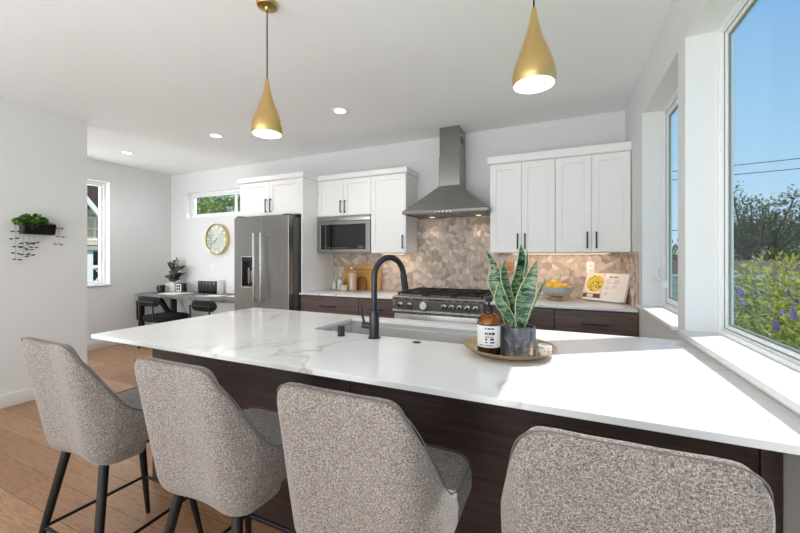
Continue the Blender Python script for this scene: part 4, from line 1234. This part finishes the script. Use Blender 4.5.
def make_chair():
    t = thing('desk_chair', '', 'chair', (0, 0, 0), 'black chairs at the desk')
    m = MB()
    rings = []
    for k in range(13):                                   # curved padded back, capsule section
        u = -1 + k / 6; x = u * .215
        y = -.255 + .03 * u * u
        ends = 1 if abs(u) < .85 else .55 if abs(u) < .99 else .12
        rings.append([V(x + (.02 * (1 if u > 0 else -1) if abs(u) > .99 else 0), y + 0.042 * math.cos(a) * ends, .700 + .072 * math.sin(a) * (ends if ends > .5 else .25)) for a in [2 * math.pi * j / 16 for j in range(16)]])
    m.loft(rings, True, True)
    m.build('backrest', M['chairfab'], t, smooth=60, subsurf=1)
    MB().rbox(-.25, .25, -.235, .255, .395, .485, .12, 'Z', .038, 8).build('seat', M['chairfab'], t, smooth=60)
    for sx in (-1, 1):
        for sy in (-1, 1):
            MB().tube([V(sx * .22, sy * .21, .395), V(sx * .235, sy * .235, 0)], [.013, .011], 10).build('leg', M['black'], t)
    for sx in (-1, 1):
        MB().tube([V(sx * .18, -.20, .40), V(sx * .18, -.285, .44), V(sx * .18, -.292, .70)], .011, 10).build('back_post', M['black'], t)
    MB().tube([V(-.20, -.292, .70), V(.20, -.292, .70)], .009, 10).build('back_rail', M['black'], t, label='thin black metal rail')
    return t
ch = make_chair()
ch.location = (-5.34, 3.42, 0); ch['label'] = 'black cushioned chair tucked under the desk left end below the plant'
dup(ch, (-4.21, 3.42, 0), 0, 'black cushioned chair tucked under the desk nearer the refrigerator')
ZD = DZ + .0006
t = thing('mug', 'black mug on the left end of the desk', 'mug', (-5.79, 3.64, ZD + .004))
m = MB(); m.lathe([(.050, ZD), (.055, ZD + .006), (.056, ZD + .118), (.052, ZD + .118), (.050, ZD + .012)], (-5.79, 3.64, 0), 28); m.build('cup', M['mug'], t)
m = MB(); m.tube(catmull([(-5.843, 3.64, ZD + .098), (-5.885, 3.64, ZD + .094), (-5.897, 3.64, ZD + .06), (-5.88, 3.64, ZD + .03), (-5.842, 3.64, ZD + .026)]), .008, 10); m.build('handle', M['mug'], t)
t = thing('potted_plant', 'leafy green plant in white pot on the desk', 'plant', (-5.80, 3.86, ZD))
qx, qy = -5.80, 3.86
MB().lathe([(.095, ZD), (.110, ZD + .008), (.125, ZD + .148), (.121, ZD + .150), (.114, ZD + .135)], (qx, qy, 0), 32, cap1=False).build('pot', M['ceramic'], t)
MB().lathe([(.114, ZD + .10), (.114, ZD + .132), (.02, ZD + .137)], (qx, qy, 0), 24).build('soil', M['soil'], t)
rr_ = random.Random(2)
for tip in ((-.08, 0, .44), (-.02, .04, .50), (.19, -.01, .40), (.05, -.02, .26), (-.08, -.04, .24), (.10, .05, .28)):
    c0 = V(qx, qy, ZD + .13); tp = V(qx + tip[0], qy + tip[1], ZD + tip[2])
    md = c0.lerp(tp, .5) + V(-tip[0] * .25, 0, .03)
    cv = catmull([c0, md, tp], 6)
    m = MB(); m.tube(cv, .004, 6); stem = m.build('stem', M['stem'], t)
    m = MB()
    for i in range(3, len(cv)):
        for sdn in (-1, 1):
            d = V(sdn * .8, rr_.uniform(-.5, .1), rr_.uniform(.1, .6)); m.leaf(cv[i], d, V(rr_.uniform(-.3, .3), -.8, .6), rr_.uniform(.075, .10), rr_.uniform(.046, .056))
    m.leaf(cv[-1], (tp - md), V(0, -.8, .5), .08, .042)
    m.build('leaves', M['zz'], stem, smooth=0, recalc=False)
t = thing('desk_clock', 'small black framed block with white face on the desk', 'desk ornament', (-5.555, 3.80, ZD + .004))
MB().rbox(-5.66, -5.45, 3.775, 3.83, ZD + .0062, ZD + .152, .02, 'Y', .006).build('frame', M['mug'], t)
m = MB(); m.rbox(-5.635, -5.505, 3.771, 3.7755, ZD + .018, ZD + .138, .025, 'Y', .001); fc = m.build('face', M['dial'], t)
m = MB()
for i in (0, 1):
    for j in (0, 1): m.box(-5.615 + i * .05, -5.575 + i * .05, 3.7695, 3.7712, ZD + .035 + j * .048, ZD + .073 + j * .048)
m.build('dark_squares', M['ink'], fc, smooth=0)
tag(MB().box(-5.675, -5.28, 3.50, 3.83, ZD, ZD + .0055, .001).build('notebook', M['paper']), 'white sheet pad lying under the mug and clock on the desk', 'paper pad')
t = thing('file_box', 'black ribbed box with white edge standing on the desk against the wall', 'box', (-5.03, 3.91, ZD))
MB().box(-5.235, -4.815, 3.885, 3.99, ZD, ZD + .205, .003).build('back_shell', M['plastic'], t)
for i in range(5):
    x = -5.222 + i * .0795
    MB().rbox(x, x + .0755, 3.845, 3.8845, ZD, ZD + .195, .012, 'Z', .003).build('rib', M['mug'], t)
for i, (x, y, a, s, lb) in enumerate(((-4.62, 3.66, 8, .28, 'white paper lying on the desk between box and refrigerator'), (-4.25, 3.78, -10, .32, 'white paper lying on the desk beside the refrigerator'), (-4.78, 3.57, 15, .12, 'small white card lying on the desk before the black box'))):
    m = MB(); m.box(-s / 2, s / 2, -s * .36, s * .36, 0, .003, mat=Matrix.Translation((x, y, ZD)) @ Matrix.Rotation(R(a), 4, 'Z'))
    tag(m.build('paper_sheet', M['paper'], smooth=0), lb, 'paper', 'papers on the desk')
m = MB(); m.tube([(-5.80, 3.52, ZD + .006), (-5.66, 3.50, ZD + .012)], .006, 8)
tag(m.build('pen', M['mug']), 'black pen lying on the desk beside the mug', 'pen')

# ------------------------------------------------------------------ wall planter on the partition
wy, wz = 1.655, 1.538
t = thing('wall_planter', 'black wall planter with green foliage and dangling dark leaves', 'planter', (PX, wy, wz))
m = MB()
prof = [(-.02, 0), (.10, 0), (.125, .145), (.118, .145), (.095, .006), (-.02, .006)]
y0_, y1_ = 1.548, 1.772
m.extrude([V(PX + .001, y0_, wz), V(PX + .085, y0_, wz), V(PX + .11, y0_, wz + .10), V(PX + .001, y0_, wz + .125)], (0, y1_ - y0_, 0))
m.build('pot', M['mug'], t, smooth=0, bevel=.006)
rr_ = random.Random(11)
for k in range(9):
    cy = y0_ - .035 + .022 * k * 1.05; cz = wz + .10 + rr_.uniform(-.03, .06); cx = PX + .07 + rr_.uniform(-.02, .03)
    if k > 6: cz -= .02
    m = MB()
    for j in range(46):
        v = V(rr_.gauss(0, 1), rr_.gauss(0, 1), rr_.gauss(0, 1)).normalized()
        m.leaf(V(cx, cy, cz) + v * .014, v + V(.2, 0, .2), V(rr_.uniform(-1, 1), rr_.uniform(-1, 1), 1), .030, .034, .1)
    m.build('foliage', M['bright'], t, smooth=0, recalc=False)
strands = [(1.510, .15, [-.02, .045, .115, .175, .23]), (1.560, .11, [.08, .125, .185]), (1.600, .10, [.09, .14, .195]), (1.635, .10, [.075, .12]), (1.815, .09, [-.07, .01, .085])]
for sy, sx, drops in strands:
    x = PX + .05
    m = MB()
    a0_ = V(PX + .06, min(max(sy, y0_ + .01), y1_ - .01), wz + .12)
    m.tube(catmull([a0_, V(x, sy, wz + .13), V(x, sy, wz + .02), V(x, sy, wz - drops[-1])], 4), .0008, 5)
    sn = m.build('trailing_stem', M['stem'], t)
    for dz in drops:
        c_ = V(x, sy + rr_.uniform(-.01, .01), wz - dz)
        m = MB(); tl = rr_.uniform(-.25, .25)
        for s_ in (-1, 1): m.leaf(c_, V(rr_.uniform(-.2, .2), s_, s_ * tl + rr_.uniform(.0, .2)), V(1, 0, .5), rr_.uniform(.032, .05), .016, .2)
        m.build('trailing_leaf', M['zz'], sn, smooth=0, recalc=False)

# ------------------------------------------------------------------ outside
GZ = -.9
gm = MB(); gm.grid_solid([-30, LX - .3, RX + .25, 30], [-14, YB - .2, BY + .25, 45], lambda u, w: not (LX - .3 < u < RX + .25 and YB - .2 < w < BY + .25), GZ - .1, GZ, 'Z')
struct(gm.build('ground', M['grass'], smooth=0), 'lawn outside the windows', 'ground')
def shrub(name, label, cat, c, rad, nleaf, L, W, mats, trunk, group=None, seed=1, flowers=None, clumps=14):
    rn = random.Random(seed); c = Vector(c)
    t = thing(name, label, cat, (c.x, c.y, GZ), group)
    m = MB()
    cl = []
    for k in range(clumps):
        v = V(rn.gauss(0, 1), rn.gauss(0, 1), rn.gauss(0, 1)).normalized()
        cl.append((c + V(v.x * rad[0] * .62, v.y * rad[1] * .62, v.z * rad[2] * .62), rn.uniform(.38, .55)))
    for i in range(nleaf):
        cc, s_ = cl[i % clumps]
        v = V(rn.gauss(0, 1), rn.gauss(0, 1), rn.gauss(0, 1)).normalized()
        p = cc + V(v.x * rad[0], v.y * rad[1], v.z * rad[2]) * s_ * rn.uniform(.55, 1.0)
        if p.z < GZ + .05: p.z = GZ + rn.uniform(.05, .3)
        d = v + V(rn.uniform(-.7, .7), rn.uniform(-.7, .7), rn.uniform(-.5, .5))
        m.leaf(p, d, v + V(0, 0, .6), L * rn.uniform(.7, 1.3), W * rn.uniform(.7, 1.3))
    m.build('foliage', mats, t, smooth=0, recalc=False)
    m = MB(); h_ = c.z - GZ
    m.tube([V(c.x, c.y, GZ), V(c.x + .05, c.y, GZ + h_ * .6), V(c.x, c.y + .03, c.z)], [trunk, trunk * .8, trunk * .4], 10)
    for cc, s_ in cl[:8]:
        m.tube([V(c.x + .05, c.y, GZ + h_ * .6), V(*(cc.lerp(c, .5))[:2], (cc.z + GZ + h_ * .6) / 2), cc], [trunk * .45, trunk * .3, trunk * .1], 6)
    m.build('trunk', M['bark'], t)
    if flowers:
        nf_, fm, fl = flowers
        for i in range(nf_):
            a = rn.uniform(0, 6.28); el = rn.uniform(.1, .85)
            v = V(math.cos(a) * math.cos(el), math.sin(a) * math.cos(el), math.sin(el))
            p = c + V(v.x * rad[0], v.y * rad[1], v.z * rad[2]) * .98
            m = MB(); d = (v + V(0, 0, .5)).normalized()
            m.tube([p, p + d * fl * .35, p + d * fl * .75, p + d * fl], [fl * .12, fl * .16, fl * .10, fl * .02], 8)
            m.build('flower_spike', fm, t)
    return t
G1 = 'flowering shrubs outside the big window'
shrub('butterfly_bush', 'yellow green shrub with purple flower spikes nearest the big window', 'shrub', (1.95, 4.30, .20), (.80, .90, 1.02), 7500, .075, .030, M['bush'], .05, G1, 1, (30, M['purple'], .12), 26)
shrub('butterfly_bush', 'yellow green shrub with purple flower spikes behind the nearest one', 'shrub', (2.60, 6.15, .30), (.95, .95, 1.05), 7500, .085, .034, M['bush'], .05, G1, 2, (24, M['purple'], .14), 26)
shrub('butterfly_bush', 'yellow green shrub with orange and pale flowers at the right of the window view', 'shrub', (3.45, 4.5, .20), (.85, .90, 1.02), 6000, .080, .032, M['bush'], .05, G1, 3, (16, M['orange'], .08), 22)
shrub('butterfly_bush', 'yellow green shrub close outside the narrow casement window', 'shrub', (1.25, 6.9, -.1), (.7, .9, .85), 3000, .09, .032, M['bush'], .05, G1, 4, (10, M['purple'], .13))
shrub('shade_tree', 'dark green tree behind the brown roof outside the big window', 'tree', (5.4, 12.9, 1.05), (1.7, 1.4, 1.3), 8000, .16, .055, M['bushdk'], .12, 'trees beyond the roof', 5, None, 26)
shrub('shade_tree', 'dark green tree left of the others beyond the roof outside the big window', 'tree', (2.1, 12.8, 1.0), (1.4, 1.4, 1.2), 6000, .16, .055, M['bushdk'], .12, 'trees beyond the roof', 6, None, 22)
# tall upright branches of the tree against the sky
t = thing('leaning_tree', 'sparse upright tree whose leafy branches stand against the blue sky', 'tree', (3.6, 9.6, GZ))
rn = random.Random(21); m = MB(); br = MB(); br.tube([V(3.6, 9.6, GZ), V(3.6, 9.6, .3), V(3.65, 9.6, 1.1)], [.13, .11, .06], 10)
for dx, dz, dy in ((-.35, 2.72, 0), (-.1, 2.2, .2), (.15, 2.35, -.1), (.62, 2.55, 0), (.9, 2.3, .2), (-.7, 2.15, .1), (.40, 2.1, .3), (1.15, 2.4, 0), (-.4, 1.9, -.2), (-.05, 2.45, 0)):
    cv = catmull([V(3.62, 9.6, 1.0), V(3.6 + dx * .5, 9.6 + dy, 1.7), V(3.6 + dx, 9.6 + dy, dz)], 10)
    br.tube(cv, [.035 - .03 * i / len(cv) for i in range(len(cv))], 6)
    for i in range(5, len(cv)):
        for k in range(34):
            m.leaf(cv[i] + V(rn.gauss(0, .09), rn.gauss(0, .09), rn.gauss(0, .09)), V(rn.gauss(0, 1), rn.gauss(0, 1), rn.gauss(.4, .7)), V(0, 0, 1), rn.uniform(.07, .13), .04)
br.build('branches', M['bark'], t); m.build('foliage', M['bushdk'], t, smooth=0, recalc=False)
# neighbouring roof
t = thing('shed', 'low shed with dark brown shingle roof beyond the flowering shrubs', 'shed', (4.6, 8.3, GZ))
MB().box(1.9, 7.6, 7.7, 8.7, GZ, .98).build('walls', M['siding'], t, smooth=0)
m = MB(); m.extrude([V(1.7, 7.45, .98), V(1.7, 7.45, 1.03), V(1.7, 8.2, 1.27), V(1.7, 8.95, 1.03), V(1.7, 8.95, .98), V(1.7, 8.2, 1.22)], (6.1, 0, 0)); m.build('roof', M['shingle'], t, smooth=0)
m = MB(); m.box(1.68, 7.82, 7.40, 7.46, .99, 1.04); m.build('gutter', M['extwhite'], t, smooth=0, label='white gutter')
# utility poles and wires
t = thing('utility_pole', 'wooden utility pole left of the window view carrying the wires', 'pole', (-1.0, 19.0, GZ), 'utility poles')
MB().tube([(-1.0, 19, GZ), (-1.0, 19, 7.4)], [.14, .10], 12).build('shaft', M['bark'], t)
MB().box(-1.9, -.1, 18.85, 18.95, 6.7, 6.82).build('crossarm', M['bark'], t, smooth=0)
t = thing('utility_pole', 'wooden utility pole right of the window view carrying the wires', 'pole', (17.0, 15.0, GZ), 'utility poles')
MB().tube([(17, 15, GZ), (17, 15, 7.4)], [.14, .10], 12).build('shaft', M['bark'], t)
MB().box(16.1, 17.9, 14.85, 14.95, 6.7, 6.82).build('crossarm', M['bark'], t, smooth=0)
for z, lb in ((4.75, 'upper black power line crossing the blue sky'), (4.40, 'middle black power line crossing the blue sky'), (2.35, 'lower power line crossing in front of the tree tops')):
    pts = [V(-1 + 18 * k / 20, 18.9 - 4 * k / 20, z + .30 * ((k / 10 - 1) ** 2 - 1) + .3) for k in range(21)]
    m = MB(); m.tube(pts, .014, 6); tag(m.build('power_line', M['wire']), lb, 'power line', 'power lines')
# neighbouring house seen through the nook window
t = thing('neighbour_house', 'white neighbouring house with porch and gridded window outside the far left window', 'house', (-11.6, 5.0, GZ))
MB().box(-12.6, -10.9, 2.0, 6.9, GZ, 2.55).build('wall', M['siding'], t, smooth=0)
m = MB(); m.extrude([V(-10.4, 1.9, 2.56), V(-10.4, 4.45, 4.4), V(-10.4, 7.0, 2.56)], (-2.3, 0, 0)); m.build('roof', M['shingle'], t, smooth=0)
m = MB()
m.extrude([V(-10.25, 4.0, 3.55), V(-10.25, 4.0, 3.72), V(-10.25, 5.35, 1.97), V(-10.25, 5.35, 1.80)], (-.06, 0, 0)); m.build('bargeboard', M['extwhite'], t, smooth=0)
w_ = MB(); w_.box(-10.9, -10.86, 4.30, 5.75, 1.76, 2.36); w_ = w_.build('window', M['extwhite'], t, smooth=0)
m = MB()
for i in range(5):
    for j in range(2): m.box(-10.862, -10.85, 4.36 + i * .275, 4.58 + i * .275, 1.80 + j * .27, 2.03 + j * .27)
m.build('window_panes', M['warmpane'], w_, smooth=0)
m = MB(); m.box(-10.9, -10.2, 3.0, 6.9, 1.50, 1.60); m.build('porch_beam', M['greystone'], t, smooth=0)
m = MB(); m.box(-10.9, -10.25, 3.0, 6.9, 1.62, 1.70); m.build('porch_trim', M['warmpane'], t, smooth=0)
for y in (4.45, 5.05):
    MB().box(-10.9, -10.86, y - .17, y + .17, GZ, 1.46).build('door', M['darkpane'], t, smooth=0)
for y in (3.6, 4.76, 5.9): MB().box(-10.4, -10.26, y - .08, y + .08, GZ, 1.4995).build('porch_post', M['extwhite'], t, smooth=0)
m = MB(); m.box(-10.38, -10.30, 3.0, 6.9, 1.06, 1.13); m.box(-10.38, -10.30, 3.0, 6.9, .66, .72)
for i in range(14):
    ya = 3.02 + i * .27
    m.tube([V(-10.34, ya, .72), V(-10.34, ya + .25, 1.06)], .016, 6); m.tube([V(-10.34, ya + .25, .72), V(-10.34, ya, 1.06)], .016, 6)
m.box(-10.36, -10.32, 3.0, 3.05, GZ, 1.06); m.box(-10.36, -10.32, 6.85, 6.9, GZ, 1.06)
m.build('railing', M['extwhite'], t, smooth=0)
shrub('garden_shrub', 'small green shrub with orange flowers beside the neighbouring porch', 'shrub', (-8.9, 4.35, -.25), (.35, .45, .55), 500, .09, .04, M['bushdk'], .03, None, 31, (6, M['orange'], .09), 8)
# trees seen through the high window
for k, (x, y, z, rx_, rz_, lb) in enumerate(((-13.6, 10.2, 3.4, 2.0, 2.0, 'broad green tree at the left in the high window'), (-9.9, 9.8, 3.2, 1.7, 1.9, 'broad green tree in the middle of the high window'), (-6.6, 9.4, 3.2, 1.6, 1.9, 'broad green tree at the right in the high window'))):
    shrub('garden_tree', lb, 'tree', (x, y, z), (rx_, 1.5, rz_), 4200, .17, .085, M['treeleaf'], .12, 'trees outside the high window', 41 + k, None, 20)
t = thing('garden_cabin', 'pale garden cabin glimpsed between trees through the high window', 'cabin', (-12.4, 13.8, GZ))
MB().box(-14.6, -10.6, 13.0, 14.6, GZ, 3.9).build('walls', M['siding'], t, smooth=0)
m = MB(); m.extrude([V(-14.9, 12.7, 3.9), V(-14.9, 13.8, 4.9), V(-14.9, 14.9, 3.9)], (4.6, 0, 0)); m.build('roof', M['shingle'], t, smooth=0)
